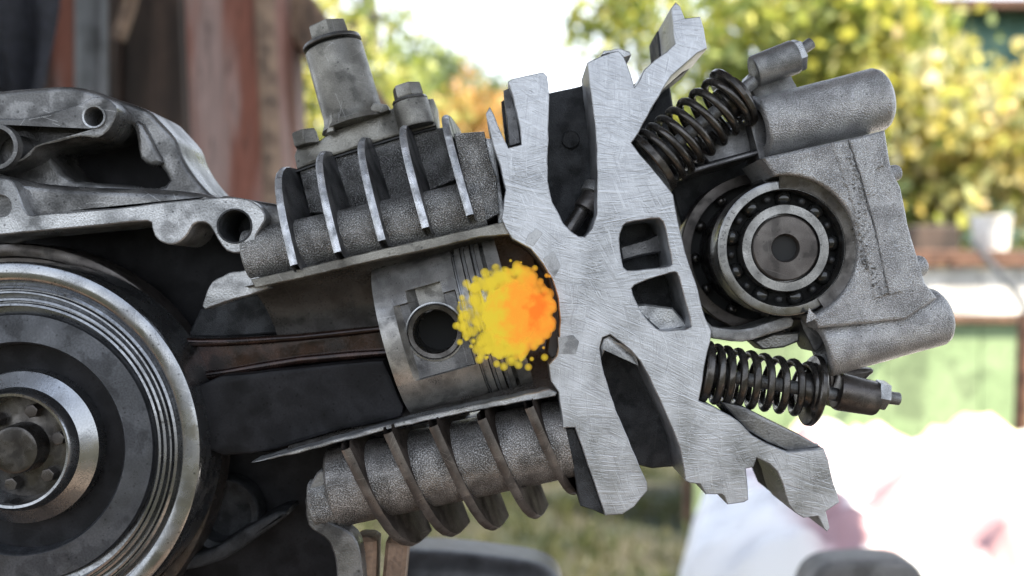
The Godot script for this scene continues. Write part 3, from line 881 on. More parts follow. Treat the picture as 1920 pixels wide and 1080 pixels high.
func build_piston(E: Node3D) -> void:
	var th := deg_to_rad(15.5)
	var a := Vector3(cos(th), sin(th), 0)
	var b := Vector3(sin(th), -cos(th), 0)
	var zc := -0.0235
	var C := P(815, 622, 0)
	C.z = zc
	var R := 157 * U
	# t along the axis (px), s across (px)
	var depth_at := func(t: float, s: float) -> float:
		var rr := R
		var z := sqrt(maxf(0.0, R * R - s * s * U * U))
		if t > 58 and t < 152:
			for g in [[64, 71], [82, 90], [101, 110], [120, 127]]:
				if t > g[0] and t < g[1]:
					z = sqrt(maxf(0.0, pow(R - 0.0022, 2) - s * s * U * U))
		if t > -62 and t < 58 and s > -66 and s < 80:
			z = minf(z, R - 0.0048)
		if t > -34 and t < 34 and s > -88 and s < -40:
			z = minf(z, R - 0.0115)
		if Vector2(t, s).length() < 43:
			z = minf(z, R - 0.022)
		return z
	var cuts := PackedFloat32Array()
	for t in [-96, -94, -80, -63.5, -62, -50, -35, -34, -20, 0, 20, 33.5, 34.5, 45, 57, 58.5, 63.5, 64.5, 70.5, 71.5, 81.5, 82.5, 89.5, 90.5, 100.5, 101.5, 109.5, 110.5, 119.5, 120.5, 126.5, 127.5, 140, 150, 153]:
		cuts.append(t)
	var ss := PackedFloat32Array()
	for i in 41:
		ss.append(-157.0 * cos(PI * i / 40))
	for s in [-89, -87.5, -66.5, -65, -40.5, -39, 79, 80.5]:
		ss.append(s)
	ss.sort()
	var nt := cuts.size() - 1
	var ns := ss.size() - 1
	var T := grid(ns, nt, func(u: float, v: float) -> Vector3:
		var t: float = cuts[roundi(v * nt)]
		var s: float = ss[roundi(u * ns)]
		var z: float = depth_at.call(t, s)
		return C + a * (t * U) + b * (s * U) + Vector3(0, 0, z))
	# crown and skirt end discs
	for e in [-96.0, 153.0]:
		var o: Vector3 = C + a * (e * U)
		T.append_array(lathe(o, a if e > 0 else -a, [[R, 0.0], [0.0, 0.0]], 48))
	var p := obj("piston", T, M.piston, E, "pale piston with pin bore and ring grooves in the cut bore", 30.0)
	for g in [84.0, 104.5]:
		var q: Vector3 = C + a * (g * U)
		obj("piston_ring", lathe(q, a, [[R - 0.002, 0.0], [R + 0.0003, 0.0], [R + 0.0003, 0.0009], [R - 0.002, 0.0009]], 64), M.steel, p)
	obj("oil_ring", lathe(C + a * (65.0 * U), a, [[R - 0.002, 0.0], [R + 0.0001, 0.0], [R + 0.0001, 0.0004], [R - 0.001, 0.0004], [R - 0.001, 0.0007], [R + 0.0001, 0.0007], [R + 0.0001, 0.0011], [R - 0.002, 0.0011]], 64), M.steel, p)
	var pts := pl([-61,-65, -34,-65, -34,-42, 34,-42, 34,-65, 57,-65, 57,79, -61,79])
	var pan := PackedVector2Array()
	for v in pts:
		pan.append(Vector2(815, 622) + Vector2(cos(th), -sin(th)) * v.x + Vector2(sin(th), cos(th)) * v.y)
	obj("pin_boss_face", slab(pan, -1.6, -5, 0.2, 1, [disc(815, 622, 46, 28)], 0.0), M.fin, p)
	var front := C + Vector3(0, 0, R - 0.0046)
	obj("wrist_pin", lathe(front, Vector3(0, 0, 1), [[52 * U, -0.003], [52 * U, 0.0006], [50 * U, 0.001], [42 * U, 0.0008], [40 * U, 0.0], [39 * U, -0.014], [39 * U, -0.015]], 56), M.black_steel, p)
	obj("pin_shade_disc", lathe(front, Vector3(0, 0, 1), [[40 * U, -0.0135], [0.0, -0.0137]], 40), M.void, p)  # black disc in place of the shade inside the pin
	obj("pin_bore_edge", lathe(front, Vector3(0, 0, 1), [[56.5 * U, -0.0002], [56 * U, 0.0005], [53.5 * U, 0.0006], [53 * U, 0.0]], 56), M.steel, p)
	# connecting rod
	var ra := P(330, 662, -24)
	var rb := P(760, 646, -24)
	var rodp := pl([318,628, 345,634, 420,634, 560,626, 720,610, 790,600, 790,668, 720,668, 560,682, 430,706, 380,712, 330,716, 306,676])
	var cr := obj("connecting_rod", slab(curve(rodp, 2), -21, -29, 1.4, 3), M.oil, E, "dark oily connecting rod reaching the piston")
	obj("rod_flange", slab(curve(pl([318,628, 345,634, 420,634, 560,626, 740,608, 740,620, 560,640, 420,650, 350,650, 330,640]), 2), -17.5, -29, 1.2, 3), M.oil, cr)
	obj("rod_flange", slab(curve(pl([740,654, 740,668, 560,684, 430,708, 380,714, 330,718, 340,704, 420,692, 560,668]), 2), -17.5, -29, 1.2, 3), M.oil, cr)

func build_crankcase(E: Node3D) -> void:
	# cavity wall at the back
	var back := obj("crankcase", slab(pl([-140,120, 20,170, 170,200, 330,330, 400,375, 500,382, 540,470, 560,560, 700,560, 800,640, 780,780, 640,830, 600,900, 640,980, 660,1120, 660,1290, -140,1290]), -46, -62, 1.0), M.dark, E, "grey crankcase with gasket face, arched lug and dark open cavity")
	# arched shell above the gasket face
	var shell := curve(pl([-120,190, 0,170, 77,163, 128,161, 170,168, 213,183, 273,204, 298,226, 328,260, 341,294, 362,328, 392,362, 412,374, 380,392, 250,402, 90,410, -120,420]), 3)
	var hollow := curve(pl([92,284, 150,268, 196,256, 232,240, 246,236, 262,262, 284,292, 298,310, 316,338, 292,352, 240,346, 140,338, 108,312]), 2)
	obj("arched_shell", slab(shell, -20, -46, 1.9, 4, [hollow]), M.case_grey, back)
	obj("shell_floor", slab(curve(pl([60,270, 150,240, 250,220, 310,290, 340,350, 300,370, 120,350, 80,320]), 2), -40, -45, 0.4, 1), M.dark, back)  # floor coloured near-black for the shade of the hollow
	obj("hollow_rib", slab(curve(pl([250,228, 268,232, 292,280, 304,304, 282,310, 262,296, 256,262]), 2), -18, -24, 1.5, 3), M.case_grey, back)
	# upper lug with bolt hole
	var lug := slab(curve(pl([-60,228, 40,222, 140,198, 172,182, 200,184, 219,206, 208,238, 184,258, 150,256, 110,266, 68,277, 44,300, -60,330]), 3), -9, -24, 0.6, 2, [disc(177, 219, 19, 24), disc(-2, 277, 34, 30)])
	obj("upper_lug", lug, M.case_grey, back)
	obj("hole_rim", lathe(P(177, 219, -9), Vector3(0, 0, 1), [[23 * U, -0.0002], [22.5 * U, 0.0006], [19 * U, 0.0005], [17.5 * U, -0.0006], [17 * U, -0.008]], 32), M.gasket, back)
	obj("hole_rim", lathe(P(-2, 277, -9), Vector3(0, 0, 1), [[46 * U, -0.0002], [44 * U, 0.0022], [36 * U, 0.0022], [33 * U, 0.0008], [32 * U, -0.010]], 40), M.case_grey, back)
	obj("ledge", slab(curve(pl([-60,322, 40,338, 130,348, 240,352, 330,356, 402,368, 380,390, 220,404, 40,420, -60,430]), 2), -8, -30, 3.0, 4), M.case_grey, back)
	# flat gasket face with tabs and bolt boss
	var gf := rough(curve(pl([-60,338, 0,334, 24,341, 38,372, 52,402, 85,401, 213,391, 298,380, 360,374, 409,370, 451,371, 474,378, 493,394, 497,413, 480,440, 476,462, 450,474, 425,470, 408,448, 394,424, 380,416, 364,420, 356,432, 347,445, 332,456, 315,458, 300,452, 290,442, 284,424, 276,414, 210,420, 128,428, 0,440, -60,446]), 2), 18, 0.5, 41)
	obj("gasket_face", slab(gf, -3.5, -26, 0.4, 1, [disc(440, 424, 31, 30), curve(pl([-40,366, 0,366, 16,374, 20,388, 14,402, 0,405, -40,405]), 2)]), M.gasket, back)
	obj("bolt_hole", lathe(P(440, 424, -3.5), Vector3(0, 0, 1), [[34 * U, -0.0001], [33.5 * U, 0.0004], [30.5 * U, 0.0003], [29 * U, -0.0012], [29 * U, -0.02], [0.0, -0.02]], 40), M.port, back)
	obj("case_neck", slab(pl([396,372, 420,366, 470,374, 530,384, 536,420, 500,440, 470,400]), -10, -40, 2.0, 3), M.case_grey, back)
	# base flange plate that the barrel stands on
	obj("base_flange", slab(rough(pl([379,574, 388,545, 398,528, 427,512, 470,504, 494,527, 505,540, 470,552, 420,566, 384,580]), 9, 0.7, 42), -6, -14, 0.3), M.gasket, back)
	obj("base_flange", slab(pl([376,580, 470,554, 505,545, 590,548, 720,590, 716,606, 560,622, 420,632, 350,632]), -30, -40, 0.6), M.port, back)
	# lower gasket rim
	var rim := rough(curve(pl([572,940, 586,900, 602,880, 612,896, 604,930, 600,952, 616,978, 640,990, 664,1006, 676,1040, 682,1120, 682,1260, 634,1260, 632,1120, 630,1060, 618,1018, 596,1000, 578,984]), 2), 10, 0.8, 43)
	obj("lower_rim", slab(rim, -5, -13, 0.5, 1), M.case_grey, back)
	# inner webs seen dimly
	obj("web", slab(curve(pl([330,1052, 400,1030, 460,990, 520,960, 540,966, 480,1010, 420,1050, 340,1072]), 2), -30, -46, 1.5, 3), M.port, back)
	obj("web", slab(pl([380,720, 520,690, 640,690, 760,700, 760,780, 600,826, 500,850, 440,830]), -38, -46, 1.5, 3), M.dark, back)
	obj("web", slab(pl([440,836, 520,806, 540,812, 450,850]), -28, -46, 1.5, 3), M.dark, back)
	obj("bearing_seat", lathe(P(425, 960, -40), Vector3(0, 0, 1), [[78 * U, -0.004], [78 * U, 0.004], [74 * U, 0.005], [60 * U, 0.004], [58 * U, -0.004], [0.0, -0.004]], 48), M.port, back)

	obj("bore_shade_slab", slab(curve(pl([372,722, 470,700, 560,690, 700,676, 722,684, 746,740, 752,782, 640,806, 560,830, 470,852, 380,840]), 2), -9, -24, 1.2, 2), M.dark, back)  # added dark slab, stands in for the shade low in the bore
	# flywheel: turned rings
	var o := P(20, 846, 0)
	var px := func(v: Array) -> Array:
		var out := []
		for q in v:
			out.append([q[0] * U, q[1] * 0.001])
		return out
	var F := Vector3(0, 0, 1)
	var fw := obj("flywheel", lathe(o, F, px.call([[320, -3.0], [312, -3.4], [310, -1.4], [306, -1.0], [304, -2.4], [302, -2.4], [300, -1.0], [297, -0.9], [295, -4.0], [289, -4.2], [287, -2.4], [283, -2.2], [281, -3.4], [279, -3.4], [277, -2.2], [273, -2.0], [271, -6.5], [258, -7.0]]), 160), M.flywheel, E, "large turned steel flywheel with concentric rings", 24.0)
	obj("rim", lathe(o, F, px.call([[356, -22], [356, -2.2], [353, -0.6], [347, 0.0], [336, 0.2], [327, 0.0], [321, -0.8], [319, -3.4]]), 160), M.rim_steel, fw)
	obj("web_ring", lathe(o, F, px.call([[258, -12], [258, -5.4], [255, -4.6], [204, -4.2], [200, -5.0], [198, -12]]), 120), M.web, fw)
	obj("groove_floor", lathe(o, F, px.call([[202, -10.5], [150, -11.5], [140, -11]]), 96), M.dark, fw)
	obj("rotor_boss", lathe(o, F, px.call([[150, -12], [146, -7], [118, -4.0], [112, -1.0], [108, -0.2], [103, -0.4], [100, -2.0], [96, -9]]), 96), M.rim_steel, fw)
	obj("hub", lathe(o, F, px.call([[98, -9], [70, -9], [48, -8.5], [46, -3.0], [44, -1.8], [38, -1.4], [20, -1.6], [0, -1.6]]), 72), M.black_steel, fw)
	for i in 6:
		var an := TAU * i / 6 + 0.25
		obj("hub_bolt", rod(o + Vector3(cos(an), sin(an), 0) * 73 * U + F * -0.0095, o + Vector3(cos(an), sin(an), 0) * 73 * U + F * -0.0055, 0.0024, 0.0023, 0.0005, 6, an), M.shaft, fw)
	obj("crank_cheek", lathe(P(20, 846, -24), F, px.call([[425, -12], [425, -1.6], [421, -0.4], [410, 0.0], [398, -0.4], [394, -3.0], [300, -3.4]]), 140), M.shaft, fw)

# ---------------------------------------------------------------- flame
func build_burst() -> void:
	var at := P(960, 588, 2)
	var B := thing("flame_burst", "yellow and orange burst of fire between piston crown and cylinder head", "flame", at)
	var r := RandomNumberGenerator.new()
	r.seed = 15
	# colour of the fire: yellow, orange where it is hottest, towards the head
	var S := 256
	var im := Image.create(S, S, false, Image.FORMAT_RGB8)
	var n := FastNoiseLite.new()
	n.seed = 6
	n.frequency = 0.03
	for y in S:
		for x in S:
			var p := Vector2(x - S / 2.0, y - S / 2.0) * (240.0 / S)
			var q := 1.2 - Vector2(p.x - 50, (p.y + 8) * 0.85).length() / 92.0 + n.get_noise_2d(x, y) * 0.3
			var c := Color(0.72, 0.56, 0.05).lerp(Color(0.92, 0.36, 0.045), smoothstep(0.15, 0.75, q)).lerp(Color(0.98, 0.22, 0.03), smoothstep(0.8, 1.15, q))
			im.set_pixel(x, y, c.linear_to_srgb())
	var tex := ImageTexture.create_from_image(im)
	var mats := []
	for a in [1.0, 0.2]:
		var m := plain(lin(0.02, 0.01, 0.0, a), 0, 1)
		m.emission_enabled = true
		m.emission = Color.WHITE
		m.emission_operator = BaseMaterial3D.EMISSION_OP_MULTIPLY
		m.emission_texture = tex
		m.emission_energy_multiplier = 0.27
		m.specular_mode = BaseMaterial3D.SPECULAR_DISABLED
		m.uv1_scale = Vector3.ONE / (240.0 * U)
		m.uv1_offset = Vector3(0.5, 0.5, 0.5)
		if a < 1.0:
			m.transparency = BaseMaterial3D.TRANSPARENCY_ALPHA
		mats.append(m)
	var lump := FastNoiseLite.new()
	lump.seed = 23
	lump.frequency = 0.9
	var body := grid(40, 64, func(u: float, v: float) -> Vector3:
		var t := PI * u
		var f := TAU * v
		var d := Vector3(sin(t) * cos(f), -sin(t) * sin(f), cos(t))
		var k := 1.0 + 0.16 * lump.get_noise_3d(d.x * 2.2, d.y * 2.2, d.z * 2.2)
		return Vector3(d.x * 60 * k * U, d.y * 60 * k * U, d.z * 0.009 * k - 0.003))
	var parts := [["fire", body, 0]]
	var puffs := PackedVector3Array()
	for i in 260:
		var an := TAU * i / 260.0 + r.randf() * 0.1
		var rr := lerpf(50, 98, pow(r.randf(), 1.15)) + 6.0 * sin(an * 6.0 + 1.0)
		if Vector2(cos(an) * rr + 22, sin(an) * rr).length() > 98 and cos(an) > 0.2:
			continue
		var c := Vector3(cos(an) * rr * U, sin(an) * rr * 0.95 * U, r.randf_range(-0.003, 0.003))
		var q := r.randf_range(9, 17) * (1.25 - rr / 160.0) * U
		for shell in [0.5, 0.75, 1.0]:
			puffs.append_array(ball(c, q * shell, 12, 8))
	parts.append(["glow", puffs, 1])
	for p in parts:
		var o := node(p[0], mesh_of([[p[1], mats[p[2]], true]], 80.0), B)
		o.position = Vector3.ZERO
		if p[0] == "glow":
			o.set_meta("kind", "stuff")
	var specks := [[-15, -97, 8], [-103, -22, 7], [-92, 30, 6], [-60, -84, 8], [-28, -92, 7], [12, -94, 8], [30, -98, 7], [-96, -52, 6], [-84, 56, 8], [60, -80, 7], [42, 84, 6]]
	for i in 24:
		var an := r.randf_range(0.6, TAU - 0.6)
		var rr := r.randf_range(86, 104)
		specks.append([cos(an) * rr, sin(an) * rr * 0.95, r.randf_range(2, 4.5)])
	for q in specks:
		var T := PackedVector3Array()
		for shell in [0.4, 0.7, 1.0]:
			T.append_array(ball(Vector3(q[0] * U, q[1] * U, 0.003), q[2] * U * shell, 12, 8))
		node("spark", mesh_of([[T, mats[1], true]], 80.0), B).position = Vector3.ZERO

# ---------------------------------------------------------------- garden
func leaf_mesh() -> ArrayMesh:
	var T := PackedVector3Array()
	var pts := [Vector3(0, 0, 0), Vector3(0.32, 0.3, 0.05), Vector3(0.36, 0.6, 0.02), Vector3(0, 1.0, -0.12), Vector3(-0.36, 0.6, 0.02), Vector3(-0.32, 0.3, 0.05)]
	for i in range(1, 5):
		T.append_array([pts[0], pts[i], pts[i + 1]])
	return mesh_of([[T, M.leaf]], 80)

func crown(parent: Node3D, blobs: Array, n: int, size: float, cols: Array, sd: int, called := "crown") -> void:
	var r := RandomNumberGenerator.new()
	r.seed = sd
	var mm := MultiMesh.new()
	mm.transform_format = MultiMesh.TRANSFORM_3D
	mm.use_colors = true
	mm.mesh = leaf_mesh()
	mm.instance_count = n
	# leaves hang in clumps, with gaps between
	var clumps := []
	for i in int(n / 16):
		var b: Array = blobs[r.randi() % blobs.size()]
		var v := Vector3(r.randfn(), r.randfn(), r.randfn()).normalized() * pow(r.randf(), 0.45)
		clumps.append([b[0] + v * b[1], cols[r.randi() % cols.size()]])
	for i in n:
		var c: Array = clumps[r.randi() % clumps.size()]
		var p: Vector3 = c[0] + Vector3(r.randfn(), r.randfn(), r.randfn()) * size * 1.5
		var bs := Basis.from_euler(Vector3(r.randf_range(-1.2, 1.4), r.randf() * TAU, r.randf_range(-0.9, 0.9))).scaled_local(Vector3.ONE * size * r.randf_range(0.7, 1.35))
		mm.set_instance_transform(i, Transform3D(bs, p))
		var col: Color = c[1]
		var k := r.randf_range(0.75, 1.3)
		mm.set_instance_color(i, Color(col.r * k, col.g * k, col.b * k))
	var o := MultiMeshInstance3D.new()
	o.name = called
	o.multimesh = mm
	o.set_meta("kind", "stuff")
	o.position = -parent.position
	parent.add_child(o, true)

func tree(called: String, label: String, cat: String, foot: Vector3, top: Vector3, r0: float, blobs: Array, n: int, size: float, cols: Array, sd: int, group := "") -> Node3D:
	var t := thing(called, label, cat, foot, group)
	var r := RandomNumberGenerator.new()
	r.seed = sd + 100
	var path := PackedVector3Array()
	var rad := []
	for i in 9:
		var k := i / 8.0
		path.append(foot.lerp(top, k) + Vector3(r.randfn(), 0, r.randfn()) * r0 * 0.35 * k)
		rad.append(r0 * (1.0 - 0.65 * k))
	var tr := obj("trunk", tube(path, rad, 10), M.bark, t)
	for b in blobs:
		var st := path[5 + r.randi() % 3]
		var en: Vector3 = b[0]
		var md := st.lerp(en, 0.5) + Vector3(0, 0.1, 0)
		obj("branch", tube(PackedVector3Array([st, md, en]), [r0 * 0.4, r0 * 0.28, r0 * 0.1], 7), M.bark, tr)
	crown(t, blobs, n, size, cols, sd)
	return t

func build_garden() -> void:
	# ground
	var g := PlaneMesh.new()
	g.size = Vector2(160, 160)
	g.material = M.soil
	M.soil.uv1_scale = Vector3.ONE * 0.6
	var go := node("ground", g)
	go.set_meta("kind", "structure")
	var r := RandomNumberGenerator.new()
	r.seed = 3
	var mm := MultiMesh.new()
	mm.transform_format = MultiMesh.TRANSFORM_3D
	mm.use_colors = true
	mm.mesh = mesh_of([[PackedVector3Array([Vector3(-0.004, 0, 0), Vector3(0.004, 0, 0), Vector3(0.002, 0.06, 0.012), Vector3(-0.004, 0, 0), Vector3(0.002, 0.06, 0.012), Vector3(0.004, 0.09, 0.04)]), M.leaf]], 80)
	mm.instance_count = 14000
	var patch := FastNoiseLite.new()
	patch.frequency = 1.4
	patch.seed = 8
	for i in mm.instance_count:
		var p := Vector3(r.randf_range(-1.6, 2.6), 0, r.randf_range(-7.5, -1.9))
		for k in 4:
			if patch.get_noise_2d(p.x, p.z) > r.randf_range(-0.45, 0.25):
				break
			p = Vector3(r.randf_range(-1.6, 2.6), 0, r.randf_range(-7.5, -1.9))
		mm.set_instance_transform(i, Transform3D(Basis.from_euler(Vector3(r.randf_range(-0.5, 0.5), r.randf() * TAU, r.randf_range(-0.5, 0.5))).scaled_local(Vector3.ONE * r.randf_range(0.5, 1.1)), p))
		var c := Color(0.035, 0.055, 0.014).lerp(Color(0.08, 0.075, 0.03), r.randf())
		mm.set_instance_color(i, c)
	var go2 := MultiMeshInstance3D.new()
	go2.name = "grass"
	go2.multimesh = mm
	add_child(go2, true)
	tag(go2, "short dull green grass below the engine", "grass", "", "stuff")

	# porch: unseen roof sized to shade the engine, posts, plank wall at the left
	var roof := thing("unseen_porch_roof", "unseen plank porch roof sized to shade the engine", "roof", Vector3(-0.9, 2.2, -0.25))
	for i in 15:
		obj("plank", box(Vector3(-0.75, 2.225, -1.16 + i * 0.142), Vector3(4.8, 0.025, 0.138), 0.004), M.wood_brown, roof)
	for i in 4:
		obj("rafter", box(Vector3(-2.9 + i * 1.4, 2.15, -0.23), Vector3(0.06, 0.12, 1.95), 0.005), M.wood_brown, roof)
	var pz := -700.0
	var post := thing("timber_post", "thick porch post with flaking red-brown paint left of the tensioner", "post", Vector3(-0.27, 0, -0.75))
	var lean := Basis(Vector3(0, 0, 1), 0.045)
	obj("shaft", box(P(438, 250, pz) + Vector3(0, 0.0, -0.06), Vector3(0.112, 2.9, 0.12), 0.012, lean), M.wood_red, post)
	obj("strip", box(P(362, 250, -690) + Vector3(0, 0.0, -0.04), Vector3(0.034, 2.7, 0.05), 0.006, lean), M.wood_dark, post)
	obj("strip", box(P(500, 250, -690) + Vector3(0, 0.0, -0.03), Vector3(0.022, 2.7, 0.05), 0.006, lean), M.wood_brown, post)
	obj("foot", box(Vector3(-0.33, 0.03, -0.76), Vector3(0.2, 0.06, 0.2), 0.01), M.wood_dark, post)
	var wall := thing("plank_wall", "dark plank wall behind the crankcase with one red-brown board", "wall", Vector3(-0.7, 0, -1.0))
	var xs := [-260, -130, 0, 78, 142, 212, 290, 372]
	for i in xs.size() - 1:
		var a := P(xs[i] + 2, 540, -980)
		var b := P(xs[i + 1] - 2, 540, -980)
		obj("plank", box(Vector3((a.x + b.x) / 2, 1.06, -0.99 - 0.012 * (i % 2)), Vector3(b.x - a.x + 0.016, 2.1, 0.011), 0.003), M.wood_red if i == 3 or i == 0 else M.wood_dark, wall, "red-brown board" if i == 3 else "")
	var pipe := obj("drain_pipe", rod(P(172, -700, -880) - Vector3(0, 2.2, 0) * 0, Vector3(P(172, 0, -880).x, 0.0, -0.88), 0.02, 0.02, 0.001, 28), M.pipe)
	tag(pipe, "upright grey pipe in front of the dark plank wall", "pipe")
	var gown := obj("dark_garment", grid(40, 20, func(u: float, v: float) -> Vector3:
		var x := lerpf(-90, 80, u) + 10.0 * v + 6.0 * sin(v * 5.0)
		var p := P(x, lerpf(260, -260, v), -420)
		return p + Vector3(0, 0, sin(u * 21.0 + v * 4.0) * 0.007 + sin(u * 9.0 - v * 7.0) * 0.008 - pow(u, 6) * 0.008)), M.navy)
	tag(gown, "dark navy cloth garment hanging at the upper left", "garment")
	var brace := obj("roof_brace", box(P(556, 20, -780), Vector3(0.05, 0.42, 0.05), 0.006, Basis(Vector3(0, 0, 1), 0.62)), M.wood_brown)
	tag(brace, "brown slanting timber brace under the porch roof behind the tensioner bolt", "brace")

	var hook := PackedVector3Array()
	for i in 13:
		var t := i / 12.0
		hook.append(P(266 - 44 * t * t, lerpf(-160, 74, t), -860))
	tag(obj("hanging_hose", tube(hook, 0.009, 10), M.wood_brown), "brown hose curving down beside the grey pipe at the top left", "hose")

	# bench that carries the engine
	var bench := thing("work_bench", "wooden work bench under the engine", "bench", Vector3(-0.05, 0, 0))
	for i in 3:
		obj("board", box(Vector3(-0.1, 0.815, -0.13 + i * 0.11), Vector3(0.9, 0.03, 0.106), 0.004), M.wood_brown, bench)
	for x in [-0.5, 0.3]:
		for z in [-0.14, 0.09]:
			obj("leg", box(Vector3(x, 0.4, z), Vector3(0.05, 0.798, 0.05), 0.004), M.wood_brown, bench)
	for s in [[690, 1000, 676, 46, "left"], [748, 1004, 706, 44, "right, slanting"]]:
		var top := P(s[0], s[1], -24)
		var low := Vector3(P(s[2], 0, -24).x, 0.832, -0.024)
		var dir := (top - low).normalized()
		var w := obj("wood_stick", box(top.lerp(low, 0.5), Vector3(s[3] * U, top.distance_to(low), 0.012), 0.0012, Basis(dir.cross(Vector3.BACK), dir, Vector3.BACK)), M.wood_brown)
		tag(w, "pale wooden stick propped under the engine, %s one" % s[4], "stick")
	var pan := obj("plastic_panel", slab(curve(pl([740,1050, 800,1042, 870,1046, 950,1056, 1010,1066, 1046,1086, 1060,1120, 1050,1150, 740,1160]), 3), -135, -165, 12.0, 5), M.plastic)
	tag(pan, "dark grey plastic panel with rounded end below the lower fins", "panel")
	var cush := obj("seat_cushion", slab(curve(pl([1500,1280, 1506,1150, 1520,1090, 1548,1062, 1600,1052, 1690,1052, 1730,1072, 1750,1140, 1770,1280]), 3), -330, -358, 5.0, 4), M.grey_block)
	tag(cush, "grey flat-topped block with sloping shoulders below the white cloth", "block")
	var stool := thing("low_stand", "timber stand carrying the grey block", "stand", Vector3(0.25, 0, -0.4))
	obj("top", box(Vector3(0.255, 0.70, -0.345), Vector3(0.2, 0.03, 0.07), 0.005), M.wood_brown, stool)
	for x in [0.175, 0.335]:
		for z in [-0.36, -0.33]:
			obj("leg", box(Vector3(x, 0.342, z), Vector3(0.02, 0.684, 0.02), 0.003), M.wood_brown, stool)

	# table with a crumpled cloth in the sun
	var tab := thing("garden_table", "garden table hidden under the white cloth", "table", Vector3(1.1, 0, -1.4))
	obj("top", box(Vector3(1.15, 0.60, -1.35), Vector3(1.5, 0.03, 0.95), 0.006), M.wood_brown, tab)
	for x in [0.5, 1.8]:
		for z in [-0.98, -1.72]:
			obj("leg", box(Vector3(x, 0.292, z), Vector3(0.06, 0.584, 0.06), 0.005), M.wood_brown, tab)
	var nz := FastNoiseLite.new()
	nz.seed = 4
	nz.frequency = 2.2
	var nf := FastNoiseLite.new()
	nf.seed = 14
	nf.frequency = 5.5
	var clothT := grid(90, 70, func(u: float, v: float) -> Vector3:
		var z := lerpf(-0.78, -1.9, v)
		var left := lerpf(0.2, 0.56, v) + nz.get_noise_2d(v * 2.0, 3.0) * 0.03
		var x := left + 1.75 * maxf(0.0, u - 0.1)
		var y := 0.645 + 0.018 * nz.get_noise_2d(x, z) * 2.0 + 0.1 * absf(nf.get_noise_2d(x * 0.6 + z * 0.3, z * 0.5)) * smoothstep(0.9, 0.3, u)
		if u < 0.1:
			var k := 1.0 - u / 0.1
			y -= k * k * 0.34
			x -= 0.05 * k + 0.02 * sin(v * 34.0) * k
		y -= pow(smoothstep(0.92, 1.0, v), 2) * 0.25
		y -= pow(smoothstep(0.12, 0.0, v), 2) * 0.30
		return Vector3(x, y, z))
	var pn := FastNoiseLite.new()
	pn.seed = 31
	pn.frequency = 4.0
	var cloth := node("cloth", mesh_of([[clothT, M.cloth]], 80, func(v: Vector3) -> Color:
		var c := Color(0.74, 0.74, 0.76)
		var k := smoothstep(-0.05, 0.15, pn.get_noise_2d(v.x * 1.3, v.z * 1.1)) * smoothstep(0.95, 0.7, v.x) * smoothstep(0.36, 0.44, v.x)
		c = c.lerp(Color(0.33, 0.17, 0.19), k * 0.9)
		c = c.lerp(Color(0.72, 0.66, 0.32), smoothstep(-1.70, -1.78, v.z) * 0.8)
		return c))
	tag(cloth, "crumpled white cloth with pale red print and yellow border in the sun", "cloth")

	# fence of boards at the right, with rails
	var fz := -3300.0
	var fence := thing("garden_fence", "brown railed fence with white upper and green lower boards beyond the cloth", "fence", Vector3(1.9, 0, -3.3))
	var x0 := P(1300, 540, fz).x
	var x1 := 4.2
	for s in [[470, 502, 0.05], [590, 606, 0.03]]:
		var ya := P(0, s[0], fz).y
		var yb := P(0, s[1], fz).y
		obj("rail", box(Vector3((x0 + x1) / 2, (ya + yb) / 2, -3.27), Vector3(x1 - x0, ya - yb, s[2]), 0.006), M.rust, fence)
	for i in 9:
		var w := (x1 - x0) / 9.0
		var ya := P(0, 503, fz).y
		var yb := P(0, 589, fz).y
		obj("white_board", box(Vector3(x0 + w * (i + 0.5), (ya + yb) / 2, -3.305), Vector3(w - 0.003, ya - yb, 0.02), 0.002), M.white_board, fence)
		obj("green_board", box(Vector3(x0 + w * (i + 0.5), P(0, 607, fz).y / 2, -3.305), Vector3(w - 0.003, P(0, 607, fz).y, 0.02), 0.002), M.green_board, fence)
	for px in [1306, 1990, 2500]:
		obj("post", box(Vector3(P(px, 0, fz).x, 0.64, -3.36), Vector3(0.07, 1.28, 0.07), 0.006), M.rust, fence)
	var stake := obj("rusty_stake", rod(Vector3(P(1896, 880, -2200).x, 0.0, -2.2), P(1922, 620, -2200) + Vector3(0.0, 0.05, 0), 0.018, 0.018, 0.003, 12), M.rust)
	tag(stake, "leaning rusty stake at the right edge in front of the green boards", "stake")
	var hose: PackedVector3Array = []
	for i in 25:
		var t := i / 24.0
		hose.append(P(lerpf(1822, 1990, t), 452 + 250 * pow(t, 1.25) + 6 * sin(t * 9.0), -3200 + 900 * t))
	var hs := obj("hanging_strap", tube(hose, 0.012, 8), M.pipe)
	tag(hs, "grey strap hanging slantwise over the white boards of the fence", "strap")
	var crate := obj("brown_box", box(P(1742, 474, -3400) + Vector3(0, 0.03, 0), Vector3(0.2, 0.16, 0.12), 0.008), M.wood_dark)
	tag(crate, "dark brown box on the fence rail", "box")
	var bucket := obj("white_bucket", lathe(P(1858, 480, -3400), Vector3.UP, [[0.0, 0.0], [0.06, 0.0], [0.075, 0.15], [0.08, 0.155], [0.078, 0.165], [0.07, 0.16], [0.058, 0.02], [0.0, 0.02]], 28), M.white_board)
	tag(bucket, "white bucket standing behind the fence rail at the right", "bucket")
	var shelf := obj("shelf_board", box(P(1800, 486, -3420) + Vector3(0.2, -0.02, 0), Vector3(1.6, 0.025, 0.22), 0.004), M.wood_brown)
	tag(shelf, "brown shelf board along the back of the fence top", "shelf")

	# teal shed behind the vines
	var shed := thing("garden_shed", "teal green shed wall behind the vines at upper right", "shed", Vector3(4.0, 0, -7.2))
	for i in 9:
		obj("wall_board", box(Vector3(2.35 + i * 0.42, 1.7, -7.2), Vector3(0.414, 3.4, 0.05), 0.004), M.teal_wall, shed)
